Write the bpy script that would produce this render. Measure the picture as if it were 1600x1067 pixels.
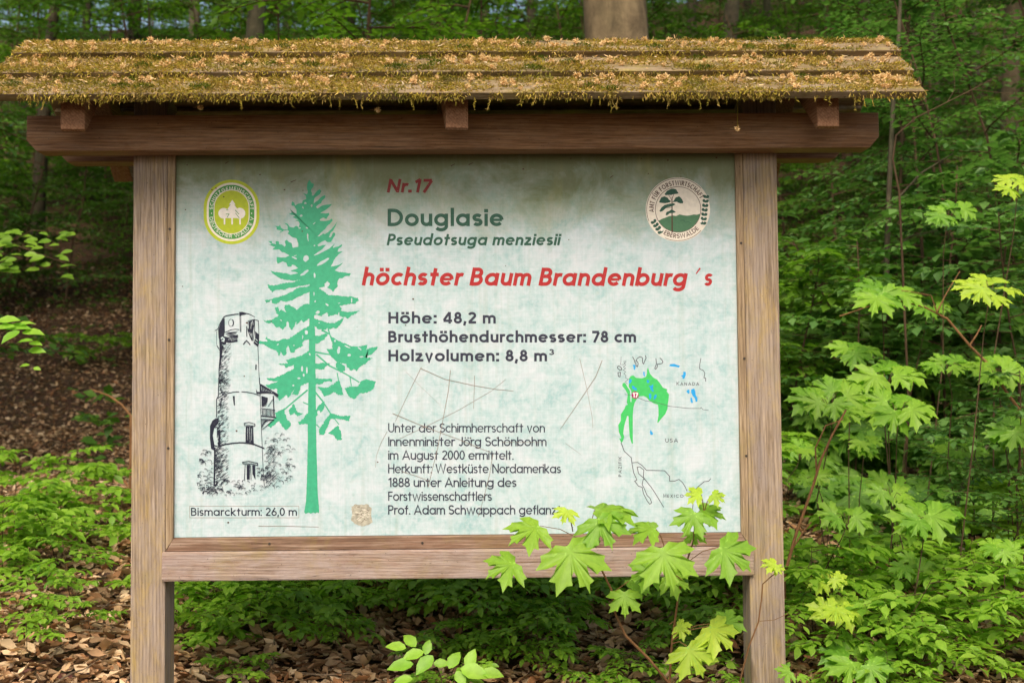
import bpy, bmesh, math, random
import numpy as np
from mathutils import Vector, Matrix
from mathutils.noise import noise as pnoise

for _o in list(bpy.data.objects):
    bpy.data.objects.remove(_o)
SC = bpy.context.scene
COL = SC.collection
rad = math.radians

# ---------------------------------------------------------------- camera
EYE = 1.60                                   # eye height above the path
CAM = np.array([0.0989, -2.9812, EYE])
F_PX = 1733.0                                # focal length in pixels of a 1600 px wide frame
YAW, PITCH, ROLL = -0.016, 0.0429, 0.0076


def rot_matrix(yaw, pitch, roll):
    cy, sy, cp, sp, cr, sr = (math.cos(yaw), math.sin(yaw), math.cos(pitch), math.sin(pitch), math.cos(roll), math.sin(roll))
    rz = np.array([[cy, -sy, 0], [sy, cy, 0], [0, 0, 1]])
    rx = np.array([[1, 0, 0], [0, cp, -sp], [0, sp, cp]])
    ry = np.array([[cr, 0, sr], [0, 1, 0], [-sr, 0, cr]])
    return rz @ rx @ ry


RM = rot_matrix(YAW, PITCH, ROLL)
cam_data = bpy.data.cameras.new("camera")
cam = bpy.data.objects.new("camera", cam_data)
COL.objects.link(cam)
cam.matrix_world = Matrix(((RM[0, 0], RM[0, 2], -RM[0, 1], CAM[0]), (RM[1, 0], RM[1, 2], -RM[1, 1], CAM[1]),
                           (RM[2, 0], RM[2, 2], -RM[2, 1], CAM[2]), (0, 0, 0, 1)))
cam_data.sensor_width = 36.0
cam_data.lens = F_PX / 1600 * 36
cam_data.clip_end = 600
cam_data.clip_start = 0.05
cam_data.dof.use_dof = True
cam_data.dof.focus_distance = 2.95
cam_data.dof.aperture_fstop = 5.0
SC.camera = cam

# ---------------------------------------------------------------- sky, sun, exposure
SUN_EL, SUN_AZ = 52, 190                     # azimuth: clockwise from +Y (north); 180 = behind the camera
world = bpy.data.worlds.new("World")
SC.world = world
world.use_nodes = True
wn, wl = world.node_tree.nodes, world.node_tree.links
sky = wn.new("ShaderNodeTexSky")
sky.sky_type = 'NISHITA'
sky.sun_disc = False
sky.sun_elevation = rad(SUN_EL)
sky.sun_rotation = rad(SUN_AZ)
sky.air_density = 1.0
sky.dust_density = 4.0
sky.ozone_density = 1.0
wb = wn.new("ShaderNodeMix")                 # white balance of a camera set for forest shade
wb.data_type = 'RGBA'
wb.blend_type = 'MULTIPLY'
wb.inputs[0].default_value = 1.0
wb.inputs[7].default_value = (1.07, 1.0, 0.90, 1)
wl.new(sky.outputs[0], wb.inputs[6])
wl.new(wb.outputs[2], wn["Background"].inputs[0])
wn["Background"].inputs[1].default_value = 0.15
sun_data = bpy.data.lights.new("sun", 'SUN')
sun_data.energy = 1.75
sun_data.angle = rad(32)
sun_data.color = (1.0, 0.93, 0.80)
sun = bpy.data.objects.new("sun", sun_data)
COL.objects.link(sun)
_d = Vector((math.sin(rad(SUN_AZ)) * math.cos(rad(SUN_EL)), math.cos(rad(SUN_AZ)) * math.cos(rad(SUN_EL)), math.sin(rad(SUN_EL))))
sun.rotation_euler = _d.to_track_quat('Z', 'Y').to_euler()
SC.view_settings.view_transform = 'Standard'
SC.view_settings.look = 'None'
SC.view_settings.gamma = 1.0
SC.view_settings.exposure = 0.93
SC.render.engine = 'CYCLES'
SC.cycles.max_bounces = 6
SC.cycles.transmission_bounces = 4
SC.cycles.use_denoising = True


def ray(px, py):
    d = RM @ np.array([(px - 800) / F_PX, 1.0, (533.5 - py) / F_PX])
    return d


def at(px, py, y):
    """world point on the plane at depth y where the photograph's point (px, py) lies"""
    d = ray(px, py)
    t = (y - CAM[1]) / d[1]
    return Vector(CAM + d * t)


# ---------------------------------------------------------------- helpers
def lin(r, g, b):
    f = lambda c: (c / 255 / 12.92) if c / 255 <= 0.04045 else ((c / 255 + 0.055) / 1.055) ** 2.4
    return (f(r), f(g), f(b), 1.0)


def empty(name, loc, label=None, cat=None, group=None):
    o = bpy.data.objects.new(name, None)
    o.empty_display_size = 0.1
    COL.objects.link(o)
    o.location = loc
    tag(o, label, cat, group)
    return o


def tag(o, label=None, cat=None, group=None, kind=None):
    if label: o["label"] = label
    if cat: o["category"] = cat
    if group: o["group"] = group
    if kind: o["kind"] = kind
    return o


class MB:
    """collects polygons of one mesh"""
    def __init__(self):
        self.v, self.f, self.m = [], [], []

    def poly(self, pts, mi=0):
        b = len(self.v)
        self.v.extend([tuple(p) for p in pts])
        self.f.append(list(range(b, b + len(pts))))
        self.m.append(mi)

    def tube(self, pts, r0, r1, seg=6, mi=0, cap=True):
        n = len(pts)
        pts = [Vector(p) for p in pts]
        b = len(self.v)
        for i, p in enumerate(pts):
            d = (pts[min(i + 1, n - 1)] - pts[max(i - 1, 0)])
            d = d.normalized() if d.length > 1e-9 else Vector((0, 0, 1))
            a = d.orthogonal().normalized() if abs(d.x) > 0.9 else d.cross(Vector((1, 0, 0))).normalized()
            c = d.cross(a)
            r = r0 + (r1 - r0) * i / max(1, n - 1)
            for k in range(seg):
                t = 2 * math.pi * k / seg
                self.v.append(tuple(p + a * (r * math.cos(t)) + c * (r * math.sin(t))))
        for i in range(n - 1):
            for k in range(seg):
                k2 = (k + 1) % seg
                self.f.append([b + i * seg + k, b + i * seg + k2, b + (i + 1) * seg + k2, b + (i + 1) * seg + k])
                self.m.append(mi)
        if cap:
            self.f.append([b + k for k in range(seg)][::-1]); self.m.append(mi)
            self.f.append([b + (n - 1) * seg + k for k in range(seg)]); self.m.append(mi)

    def build(self, name, mats, parent=None, smooth=False):
        me = bpy.data.meshes.new(name)
        me.from_pydata(self.v, [], self.f)
        if not isinstance(mats, (list, tuple)): mats = [mats]
        for m in mats: me.materials.append(m)
        if len(mats) > 1: me.polygons.foreach_set("material_index", self.m)
        if smooth: me.polygons.foreach_set("use_smooth", [True] * len(self.f))
        me.update()
        o = bpy.data.objects.new(name, me)
        COL.objects.link(o)
        if parent: o.parent = parent
        return o


def tri_mesh(name, verts, tris, mats, parent=None, midx=None, smooth=False):
    me = bpy.data.meshes.new(name)
    verts = np.asarray(verts, dtype=np.float32).reshape(-1, 3)
    tris = np.asarray(tris, dtype=np.int32).reshape(-1, 3)
    me.vertices.add(len(verts)); me.vertices.foreach_set("co", verts.ravel())
    me.loops.add(len(tris) * 3); me.loops.foreach_set("vertex_index", tris.ravel())
    me.polygons.add(len(tris))
    me.polygons.foreach_set("loop_start", np.arange(0, len(tris) * 3, 3, dtype=np.int32))
    try:
        me.polygons.foreach_set("loop_total", np.full(len(tris), 3, dtype=np.int32))
    except Exception:
        pass
    for m in (mats if isinstance(mats, (list, tuple)) else [mats]): me.materials.append(m)
    if midx is not None: me.polygons.foreach_set("material_index", np.asarray(midx, dtype=np.int32))
    if smooth: me.polygons.foreach_set("use_smooth", np.ones(len(tris), dtype=bool))
    me.update(calc_edges=True)
    me.validate()
    o = bpy.data.objects.new(name, me)
    COL.objects.link(o)
    if parent: o.parent = parent
    return o


def prism(name, prof, axis, a, b, mat, parent=None, bev=0.003):
    """profile (2D points) extruded along an axis from a to b, edges bevelled"""
    bm = bmesh.new()
    def mk(p, t):
        if axis == 'x': return (t, p[0], p[1])
        if axis == 'y': return (p[0], t, p[1])
        return (p[0], p[1], t)
    v0 = [bm.verts.new(mk(p, a)) for p in prof]
    v1 = [bm.verts.new(mk(p, b)) for p in prof]
    n = len(prof)
    bm.faces.new(v0); bm.faces.new(v1[::-1])
    for i in range(n):
        bm.faces.new((v0[i], v1[i], v1[(i + 1) % n], v0[(i + 1) % n]))
    bmesh.ops.recalc_face_normals(bm, faces=bm.faces)
    if bev:
        bmesh.ops.bevel(bm, geom=list(bm.edges), offset=bev, segments=2, affect='EDGES', profile=0.6)
    me = bpy.data.meshes.new(name)
    bm.to_mesh(me); bm.free()
    me.materials.append(mat)
    o = bpy.data.objects.new(name, me)
    COL.objects.link(o)
    if parent: o.parent = parent
    return o


def box(name, x0, x1, y0, y1, z0, z1, mat, parent=None, bev=0.003):
    return prism(name, [(x0, y0), (x1, y0), (x1, y1), (x0, y1)], 'z', z0, z1, mat, parent, bev)


def copy_tree(o, parent=None):
    c = o.copy()
    COL.objects.link(c)
    if parent: c.parent = parent
    for ch in list(o.children):
        copy_tree(ch, c)
    return c


# ---------------------------------------------------------------- materials
def mat_new(name):
    m = bpy.data.materials.new(name)
    m.use_nodes = True
    nt = m.node_tree
    return m, nt.nodes, nt.links, nt.nodes["Principled BSDF"]


def mapping(N, L, scale, src='Object', rot=(0, 0, 0)):
    tc = N.new("ShaderNodeTexCoord")
    mp = N.new("ShaderNodeMapping")
    mp.inputs["Scale"].default_value = scale
    mp.inputs["Rotation"].default_value = rot
    L.new(tc.outputs[src], mp.inputs["Vector"])
    return mp.outputs["Vector"]


def noise_tex(N, L, vec, scale, detail=6, rough=0.6, dist=0.0):
    t = N.new("ShaderNodeTexNoise")
    t.inputs["Scale"].default_value = scale
    t.inputs["Detail"].default_value = detail
    t.inputs["Roughness"].default_value = rough
    t.inputs["Distortion"].default_value = dist
    L.new(vec, t.inputs["Vector"])
    return t.outputs["Fac"]


def ramp(N, L, fac, stops, interp='LINEAR'):
    r = N.new("ShaderNodeValToRGB")
    r.color_ramp.interpolation = interp
    e = r.color_ramp.elements
    while len(e) < len(stops): e.new(0.5)
    for el, (p, c) in zip(e, stops):
        el.position = p
        el.color = c if len(c) == 4 else (*c, 1)
    if fac is not None: L.new(fac, r.inputs["Fac"])
    return r.outputs["Color"]


def mix(N, L, fac, a, b, mode='MIX'):
    n = N.new("ShaderNodeMix")
    n.data_type = 'RGBA'
    n.blend_type = mode
    n.clamp_factor = True
    if isinstance(fac, float): n.inputs[0].default_value = fac
    else: L.new(fac, n.inputs[0])
    for s, idx in ((a, 6), (b, 7)):
        if isinstance(s, tuple): n.inputs[idx].default_value = s
        else: L.new(s, n.inputs[idx])
    return n.outputs[2]


def math_n(N, L, op, a, b=None):
    n = N.new("ShaderNodeMath")
    n.operation = op
    for s, idx in ((a, 0), (b, 1)):
        if s is None: continue
        if isinstance(s, (float, int)): n.inputs[idx].default_value = s
        else: L.new(s, n.inputs[idx])
    return n.outputs[0]


def bump(N, L, b, height, strength=0.4, dist=0.004):
    n = N.new("ShaderNodeBump")
    n.inputs["Strength"].default_value = strength
    n.inputs["Distance"].default_value = dist
    L.new(height, n.inputs["Height"])
    L.new(n.outputs["Normal"], b.inputs["Normal"])


BW, WH = (0, 0, 0, 1), (1, 1, 1, 1)


def wood_mat(name, axis, c_dark, c_mid, c_light, stain=None, stain_amt=0.5, algae=0.0, seed=0.0, rough=0.75, grey=None, grey_amt=0.0):
    m, N, L, b = mat_new(name)
    sc = [1.0, 1.0, 1.0]
    sc['xyz'.index(axis)] = 0.045
    tc = N.new("ShaderNodeTexCoord")
    mp = N.new("ShaderNodeMapping")
    mp.inputs["Scale"].default_value = sc
    mp.inputs["Location"].default_value = (seed, seed * 1.7, seed * 0.6)
    L.new(tc.outputs["Object"], mp.inputs["Vector"])
    v = mp.outputs["Vector"]
    grain = noise_tex(N, L, v, 135, 6, 0.66, 0.35)
    fine = noise_tex(N, L, v, 420, 3, 0.6)
    blot_v = mapping(N, L, (1, 1, 1))
    blot = noise_tex(N, L, blot_v, 7, 5, 0.65, 0.6)
    col2 = ramp(N, L, grain, [(0.28, c_dark), (0.5, c_mid), (0.75, c_light)])
    col = mix(N, L, 0.55, col2, ramp(N, L, fine, [(0.36, (0.45, 0.43, 0.42, 1)), (0.58, (1, 1, 1, 1))]), 'MULTIPLY')
    if stain:
        s1 = noise_tex(N, L, mapping(N, L, tuple(0.3 if k == 'xyz'.index(axis) else 1 for k in range(3))), 15, 9, 0.78, 0.7)
        col = mix(N, L, math_n(N, L, 'MULTIPLY', ramp(N, L, s1, [(0.48, BW), (0.66, WH)]), stain_amt), col, stain)
    if grey:
        g1 = noise_tex(N, L, mapping(N, L, tuple(0.35 if k == 'xyz'.index(axis) else 1 for k in range(3)), rot=(0.05, 0.08, 0.03)), 20, 9, 0.78, 0.5)
        col = mix(N, L, math_n(N, L, 'MULTIPLY', ramp(N, L, g1, [(0.42, BW), (0.62, WH)]), grey_amt), col, grey)
    if algae:
        col = mix(N, L, math_n(N, L, 'MULTIPLY', ramp(N, L, blot, [(0.52, BW), (0.68, WH)]), algae), col, lin(150, 135, 60))
    # growth rings and drying cracks
    wv = N.new("ShaderNodeTexWave")
    wv.wave_type = 'BANDS'
    wv.bands_direction = 'DIAGONAL'
    wv.inputs["Scale"].default_value = 70
    wv.inputs["Distortion"].default_value = 5.5
    wv.inputs["Detail"].default_value = 3
    wv.inputs["Detail Scale"].default_value = 0.35
    rs = [1.0, 1.0, 1.0]; rs['xyz'.index(axis)] = 0.02
    L.new(mapping(N, L, tuple(rs)), wv.inputs["Vector"])
    col = mix(N, L, 0.42, col, ramp(N, L, wv.outputs["Fac"], [(0.05, (0.56, 0.53, 0.50, 1)), (0.45, (1, 1, 1, 1))]), 'MULTIPLY')
    ck_s = [1.0, 1.0, 1.0]; ck_s['xyz'.index(axis)] = 0.02
    ck = noise_tex(N, L, mapping(N, L, tuple(ck_s)), 48, 3, 0.55, 0.1)
    crack = ramp(N, L, ck, [(0.585, BW), (0.593, WH), (0.601, BW)])
    gate = noise_tex(N, L, blot_v, 3.5, 2, 0.5)
    crack = math_n(N, L, 'MULTIPLY', crack, ramp(N, L, gate, [(0.48, BW), (0.56, WH)]))
    col = mix(N, L, math_n(N, L, 'MULTIPLY', crack, 0.8), col, (0.035, 0.026, 0.02, 1))
    # knots
    vo = N.new("ShaderNodeTexVoronoi")
    ks = [9.0, 9.0, 9.0]; ks['xyz'.index(axis)] = 2.6
    vo.inputs["Scale"].default_value = 1.0
    L.new(mapping(N, L, tuple(ks)), vo.inputs["Vector"])
    kn = ramp(N, L, vo.outputs["Distance"], [(0.06, WH), (0.11, BW)])
    col = mix(N, L, math_n(N, L, 'MULTIPLY', kn, 0.55), col, (c_dark[0] * 0.45, c_dark[1] * 0.42, c_dark[2] * 0.4, 1))
    # small dark specks
    sp = noise_tex(N, L, blot_v, 160, 2, 0.5)
    col = mix(N, L, math_n(N, L, 'MULTIPLY', ramp(N, L, sp, [(0.70, BW), (0.74, WH)]), 0.6), col, (0.03, 0.025, 0.02, 1))
    L.new(col, b.inputs["Base Color"])
    b.inputs["Roughness"].default_value = rough
    b.inputs["Specular IOR Level"].default_value = 0.25
    hsum = math_n(N, L, 'ADD', grain, math_n(N, L, 'MULTIPLY', fine, 0.5))
    bump(N, L, b, hsum, 0.55, 0.003)
    return m


def leaf_mat(name, cols, trans=0.4, rough=0.45, spec=0.35, by_object=0.25, glow=(0.8, 1.0, 0.3, 1), patch=None):
    """diffuse + translucent leaf; colour varies leaf by leaf and plant by plant"""
    m, N, L, b = mat_new(name)
    g = N.new("ShaderNodeNewGeometry")
    oi = N.new("ShaderNodeObjectInfo")
    r = math_n(N, L, 'ADD', math_n(N, L, 'MULTIPLY', g.outputs["Random Per Island"], 1 - by_object), math_n(N, L, 'MULTIPLY', oi.outputs["Random"], by_object))
    n = len(cols)
    col = ramp(N, L, r, [(i / (n - 1), c) for i, c in enumerate(cols)])
    vn = noise_tex(N, L, mapping(N, L, (1, 1, 1)), 60, 3, 0.6)
    col = mix(N, L, 0.5, col, ramp(N, L, vn, [(0.3, (0.72, 0.75, 0.7, 1)), (0.7, (1.2, 1.15, 1.1, 1))]), 'MULTIPLY')
    for pc, ps, pl, pa in (patch or ()):
        pn = noise_tex(N, L, mapping(N, L, (1, 1, 1)), ps, 4, 0.6, 0.4)
        col = mix(N, L, math_n(N, L, 'MULTIPLY', ramp(N, L, pn, [(pl, BW), (pl + .12, WH)]), pa), col, pc)
    L.new(col, b.inputs["Base Color"])
    b.inputs["Roughness"].default_value = rough
    b.inputs["Specular IOR Level"].default_value = spec
    t = N.new("ShaderNodeBsdfTranslucent")
    tc = mix(N, L, 0.6, col, glow, 'MULTIPLY')
    tb = N.new("ShaderNodeHueSaturation")
    tb.inputs["Value"].default_value = 1.6
    L.new(tc, tb.inputs["Color"])
    L.new(tb.outputs[0], t.inputs["Color"])
    ms = N.new("ShaderNodeMixShader")
    ms.inputs[0].default_value = trans
    L.new(b.outputs[0], ms.inputs[1])
    L.new(t.outputs[0], ms.inputs[2])
    L.new(ms.outputs[0], N["Material Output"].inputs["Surface"])
    return m


def flat_mat(name, c, rough=0.6, wear=0.0, var=0.08):
    m, N, L, b = mat_new(name)
    n = noise_tex(N, L, mapping(N, L, (1, 1, 1)), 90, 4, 0.6)
    lo = tuple(x * (1 - var * 1.5) for x in c[:3]) + (1,)
    hi = tuple(min(1, x * (1 + var)) for x in c[:3]) + (1,)
    col = ramp(N, L, n, [(0.3, lo), (0.7, hi)])
    if wear:
        w = noise_tex(N, L, mapping(N, L, (1, 1, 1)), 260, 3, 0.7)
        col = mix(N, L, math_n(N, L, 'MULTIPLY', ramp(N, L, w, [(0.62, BW), (0.72, WH)]), wear), col, lin(205, 222, 215))
    L.new(col, b.inputs["Base Color"])
    b.inputs["Roughness"].default_value = rough
    b.inputs["Specular IOR Level"].default_value = 0.3
    return m


def bark_mat(name, c0, c1, moss=0.3):
    m, N, L, b = mat_new(name)
    v = mapping(N, L, (1, 1, 0.35))
    n = noise_tex(N, L, v, 11, 10, 0.75, 0.8)
    col = ramp(N, L, n, [(0.32, c0), (0.66, c1)])
    bl = noise_tex(N, L, mapping(N, L, (1, 1, 1.6)), 5, 6, 0.7, 0.5)
    col = mix(N, L, 0.6, col, ramp(N, L, bl, [(0.36, (0.5, 0.5, 0.5, 1)), (0.62, (1.1, 1.1, 1.05, 1))]), 'MULTIPLY')
    n2 = noise_tex(N, L, mapping(N, L, (1, 1, 0.5)), 2.2, 4, 0.6)
    col = mix(N, L, math_n(N, L, 'MULTIPLY', ramp(N, L, n2, [(0.45, BW), (0.65, WH)]), moss), col, (0.035, 0.055, 0.018, 1))
    L.new(col, b.inputs["Base Color"])
    b.inputs["Roughness"].default_value = 0.9
    b.inputs["Specular IOR Level"].default_value = 0.15
    bump(N, L, b, n, 0.5, 0.02)
    return m


def panel_mat():
    m, N, L, b = mat_new("weathered_print")
    v = mapping(N, L, (1, 1, 1))
    cloud = noise_tex(N, L, v, 13, 9, 0.72, 0.6)
    fine = noise_tex(N, L, v, 55, 6, 0.7, 0.3)
    col = ramp(N, L, cloud, [(0.32, lin(142, 177, 179)), (0.48, lin(168, 191, 193)), (0.64, lin(190, 200, 206))])
    col = mix(N, L, math_n(N, L, 'MULTIPLY', ramp(N, L, fine, [(0.42, BW), (0.64, WH)]), 0.55), col, lin(200, 204, 209))
    # woven canvas streaks
    s1 = noise_tex(N, L, mapping(N, L, (1, 1, 0.05)), 260, 2, 0.5)
    s2 = noise_tex(N, L, mapping(N, L, (0.05, 1, 1)), 260, 2, 0.5)
    st = math_n(N, L, 'ADD', s1, s2)
    col = mix(N, L, 0.35, col, ramp(N, L, math_n(N, L, 'MULTIPLY', st, 0.5), [(0.38, (0.78, 0.8, 0.8, 1)), (0.6, (1.06, 1.05, 1.05, 1))]), 'MULTIPLY')
    # algae film that grows from the top edge and the corners, darkened to paint in eave shade, with a ragged border
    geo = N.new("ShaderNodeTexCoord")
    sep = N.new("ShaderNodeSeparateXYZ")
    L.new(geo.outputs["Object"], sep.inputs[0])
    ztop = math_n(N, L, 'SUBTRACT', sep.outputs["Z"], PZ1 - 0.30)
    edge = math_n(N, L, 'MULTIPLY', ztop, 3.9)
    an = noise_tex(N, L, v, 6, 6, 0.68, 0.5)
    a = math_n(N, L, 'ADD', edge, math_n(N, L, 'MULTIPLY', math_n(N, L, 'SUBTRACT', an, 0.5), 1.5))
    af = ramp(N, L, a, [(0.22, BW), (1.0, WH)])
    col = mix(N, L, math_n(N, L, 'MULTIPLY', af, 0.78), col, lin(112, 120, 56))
    shade_rim = ramp(N, L, math_n(N, L, 'ADD', edge, math_n(N, L, 'MULTIPLY', math_n(N, L, 'SUBTRACT', an, 0.5), 0.9)), [(0.78, BW), (1.0, WH)])
    col = mix(N, L, math_n(N, L, 'MULTIPLY', shade_rim, 0.42), col, lin(82, 86, 42))  # dark olive algae band that also paints in the eave's shadow
    run = noise_tex(N, L, mapping(N, L, (1, 1, 0.045)), 34, 4, 0.6, 0.2)
    col = mix(N, L, math_n(N, L, 'MULTIPLY', ramp(N, L, run, [(0.55, BW), (0.72, WH)]), 0.30), col, lin(142, 158, 138))
    yel = noise_tex(N, L, mapping(N, L, (1, 1, 0.35)), 5, 4, 0.6)
    yf = math_n(N, L, 'MULTIPLY', ramp(N, L, yel, [(0.55, BW), (0.7, WH)]), ramp(N, L, edge, [(0.1, BW), (0.9, WH)]))
    col = mix(N, L, math_n(N, L, 'MULTIPLY', yf, 0.5), col, lin(168, 160, 80))
    dn = noise_tex(N, L, mapping(N, L, (1, 1, 1)), 30, 4, 0.7)
    col = mix(N, L, math_n(N, L, 'MULTIPLY', ramp(N, L, dn, [(0.6, BW), (0.75, WH)]), 0.25), col, lin(140, 160, 130))
    sp = noise_tex(N, L, v, 210, 2, 0.5)
    col = mix(N, L, math_n(N, L, 'MULTIPLY', ramp(N, L, sp, [(0.73, BW), (0.76, WH)]), 0.6), col, lin(70, 70, 55))
    L.new(col, b.inputs["Base Color"])
    b.inputs["Roughness"].default_value = 0.5
    b.inputs["Specular IOR Level"].default_value = 0.25
    bump(N, L, b, st, 0.08, 0.001)
    return m

# ================================================================ the sign
PZC = EYE + 0.1269
PZ0, PZ1 = PZC - 0.5132, PZC + 0.5132        # lower and upper edge of the printed panel
PX = 0.76                                    # its half width
M_post = wood_mat("post_wood", 'z', lin(112, 95, 78), lin(156, 137, 116), lin(188, 170, 150), stain=lin(186, 158, 84), stain_amt=0.6, algae=0.25, grey=lin(150, 138, 132), grey_amt=0.6, seed=1.3)
M_rail = wood_mat("rail_wood", 'x', lin(122, 100, 86), lin(160, 139, 124), lin(188, 170, 157), stain=lin(134, 92, 72), stain_amt=0.55, algae=0.35, grey=lin(172, 158, 154), grey_amt=0.6, seed=4.1)
M_beam = wood_mat("beam_wood", 'x', lin(104, 72, 48), lin(150, 112, 78), lin(178, 142, 108), stain=lin(118, 80, 50), stain_amt=0.35, grey=lin(164, 140, 120), grey_amt=0.3, seed=7.7)
M_strip_v = wood_mat("strip_wood_upright", 'z', lin(118, 98, 76), lin(158, 136, 108), lin(184, 164, 138), algae=0.3, seed=2.2)
M_strip_h = wood_mat("strip_wood_level", 'x', lin(100, 78, 62), lin(138, 111, 92), lin(182, 160, 142), stain=lin(122, 78, 56), stain_amt=0.4, algae=0.3, seed=3.4)
M_rafter = wood_mat("rafter_wood", 'y', lin(118, 78, 54), lin(156, 114, 84), lin(180, 140, 110), stain=lin(128, 90, 64), stain_amt=0.4, algae=0.2, seed=5.5)
M_board = wood_mat("roof_board_wood", 'x', lin(84, 68, 44), lin(124, 104, 70), lin(156, 134, 100), stain=lin(96, 88, 40), stain_amt=0.8, algae=0.6, grey=lin(176, 158, 142), grey_amt=0.35, seed=9.1)
M_ends = flat_mat("nail_steel", lin(60, 52, 46), 0.6)

sign = empty("information_board", (0, 0, 0), "wooden forest information board with a mossy gable roof and a pale green printed panel", "information board")
# posts, standing in the slope
for x0, x1, s in ((-0.8665, -0.7750, 0), (0.7750, 0.8678, 1)):
    p = box("post", x0, x1, -0.012, 0.078, 0.30, PZC + 0.66, M_post, sign, 0.004)
# narrow mitred strips that hold the panel
def strip(name, poly, mat):
    o = prism(name, poly, 'y', -0.013, 0.012, mat, sign, 0.002)
    # prism along y takes (x, z)
    return o
e = 0.0235
strip("frame_strip", [(-0.7745, PZ0 - 0.034), (-0.7745, PZ1 + 0.012), (-PX + 0.005, PZ1 - 0.004), (-PX + 0.005, PZ0 - 0.004)], M_strip_v)
strip("frame_strip", [(0.7745, PZ0 - 0.034), (0.7745, PZ1 + 0.012), (PX - 0.005, PZ1 - 0.004), (PX - 0.005, PZ0 - 0.004)], M_strip_v)
strip("frame_strip", [(-0.7735, PZ1 + 0.0135), (0.7735, PZ1 + 0.0135), (PX - 0.006, PZ1 - 0.0035), (-PX + 0.006, PZ1 - 0.0035)], M_strip_h)
strip("frame_strip", [(-0.7735, PZ0 - 0.0355), (0.7735, PZ0 - 0.0355), (PX - 0.006, PZ0 - 0.0015), (-PX + 0.006, PZ0 - 0.0015)], M_strip_h)
box("rail", -0.7825, 0.786, -0.022, 0.030, PZ0 - 0.113, PZ0 - 0.0365, M_rail, sign, 0.005)
panel = box("panel", -PX, PX, 0.0, 0.010, PZ0, PZ1, None, sign, 0.0)
panel.data.materials.clear()
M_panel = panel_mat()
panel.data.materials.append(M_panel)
box("back_board", -0.7735, 0.7735, 0.0125, 0.024, PZ0 - 0.03, PZ1 + 0.012, M_strip_h, sign, 0.0)

# screw heads that hold the strips
for px, py in ((265, 358), (264, 531), (263, 700), (1158, 380), (1163, 560), (1166, 712), (420, 236), (700, 236), (980, 236), (421, 849), (660, 848), (905, 846)):
    q = at(px, py, -0.0135)
    sm = MB(); sm.tube([(q.x, -0.0145, q.z), (q.x, -0.012, q.z)], .0034, .0034, 10); sm.build("screw", M_ends, sign)

# plates: a long beam in front of the posts, another behind
def beam(y0, y1, x0, x1, z0, z1, ch):
    prof = [(x0 + ch, z0), (x1 - ch, z0), (x1, z0 + ch * 1.1), (x1, z1), (x0, z1), (x0, z0 + ch * 1.1)]
    return prism("beam", prof, 'y', y0, y1, M_beam, sign, 0.003)
BZ0 = EYE + 0.632
beam(-0.080, -0.0135, -1.124, 1.124, BZ0, BZ0 + 0.094, 0.026)
beam(0.0795, 0.143, -1.105, 1.080, BZ0 + 0.004, BZ0 + 0.098, 0.026)

# rafters: three pairs below the boards
SL = rad(41.0)
RIDGE_Y, RIDGE_Z = 0.05, EYE + 0.973
cs, sn = math.cos(SL), math.sin(SL)
def slope_z(y, off=0.0):
    """height of the rafters' upper face at depth y"""
    return RIDGE_Z - 0.030 - abs(y - RIDGE_Y) * math.tan(SL) + off
def rafter(xc, w, side, yaw):
    ye = RIDGE_Y - 0.232 if side < 0 else RIDGE_Y + 0.275
    ztop = slope_z(ye)
    dz = 0.076
    ym = RIDGE_Y - 0.001 * (1 if side < 0 else -1)
    prof = [(ye, ztop), (ye, ztop - dz), (ye + (-side) * 0.012, ztop - dz - 0.004), (ym, slope_z(ym) - 0.092), (ym, slope_z(ym))]
    o = prism("rafter", [(p[0] - ye, p[1]) for p in prof], 'x', -w / 2, w / 2, M_rafter, sign, 0.003)
    o.location = (xc, ye, 0)
    o.rotation_euler = (0, 0, yaw)
    return o
rafter(-0.965, 0.060, -1, rad(5)); rafter(0.008, 0.058, -1, rad(9)); rafter(0.958, 0.058, -1, rad(4))
rafter(-1.000, 0.056, 1, 0); rafter(-0.03, 0.056, 1, 0); rafter(0.925, 0.056, 1, 0)

# roof boards, lapped like shingles: three in front, three behind
boards = []
ROOF_X0, ROOF_X1 = -1.186, 1.166
def roof_board(k, side, x0, x1):
    T = 0.021
    s1 = 0.118 * (k + 1) + 0.002                  # lower edge, measured down the slope
    s0 = s1 - 0.150
    lo = 0.019 + (2 - k) * 0.0018                 # the lower edge rests on the next board
    hi = 0.001
    def pt(s, n):
        y = RIDGE_Y + side * (s * cs + n * sn)
        return (y, RIDGE_Z - 0.030 - s * sn + n * cs)
    prof = [pt(max(s0, 0.0), hi), pt(s1, lo), pt(s1 + 0.002, lo + T), pt(max(s0, 0.0), hi + T)]
    o = prism("roof_board", prof, 'x', x0, x1, M_board, sign, 0.003)
    return o, pt, s0, s1, lo, hi, T

# ================================================================ lettering: a geometric stroke alphabet
def arc(cx, cy, rx, ry, a0, a1, n=None):
    n = n or max(4, int(abs(a1 - a0) / 12))
    return [(cx + rx * math.cos(rad(a0 + (a1 - a0) * i / n)), cy + ry * math.sin(rad(a0 + (a1 - a0) * i / n))) for i in range(n + 1)]


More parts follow.
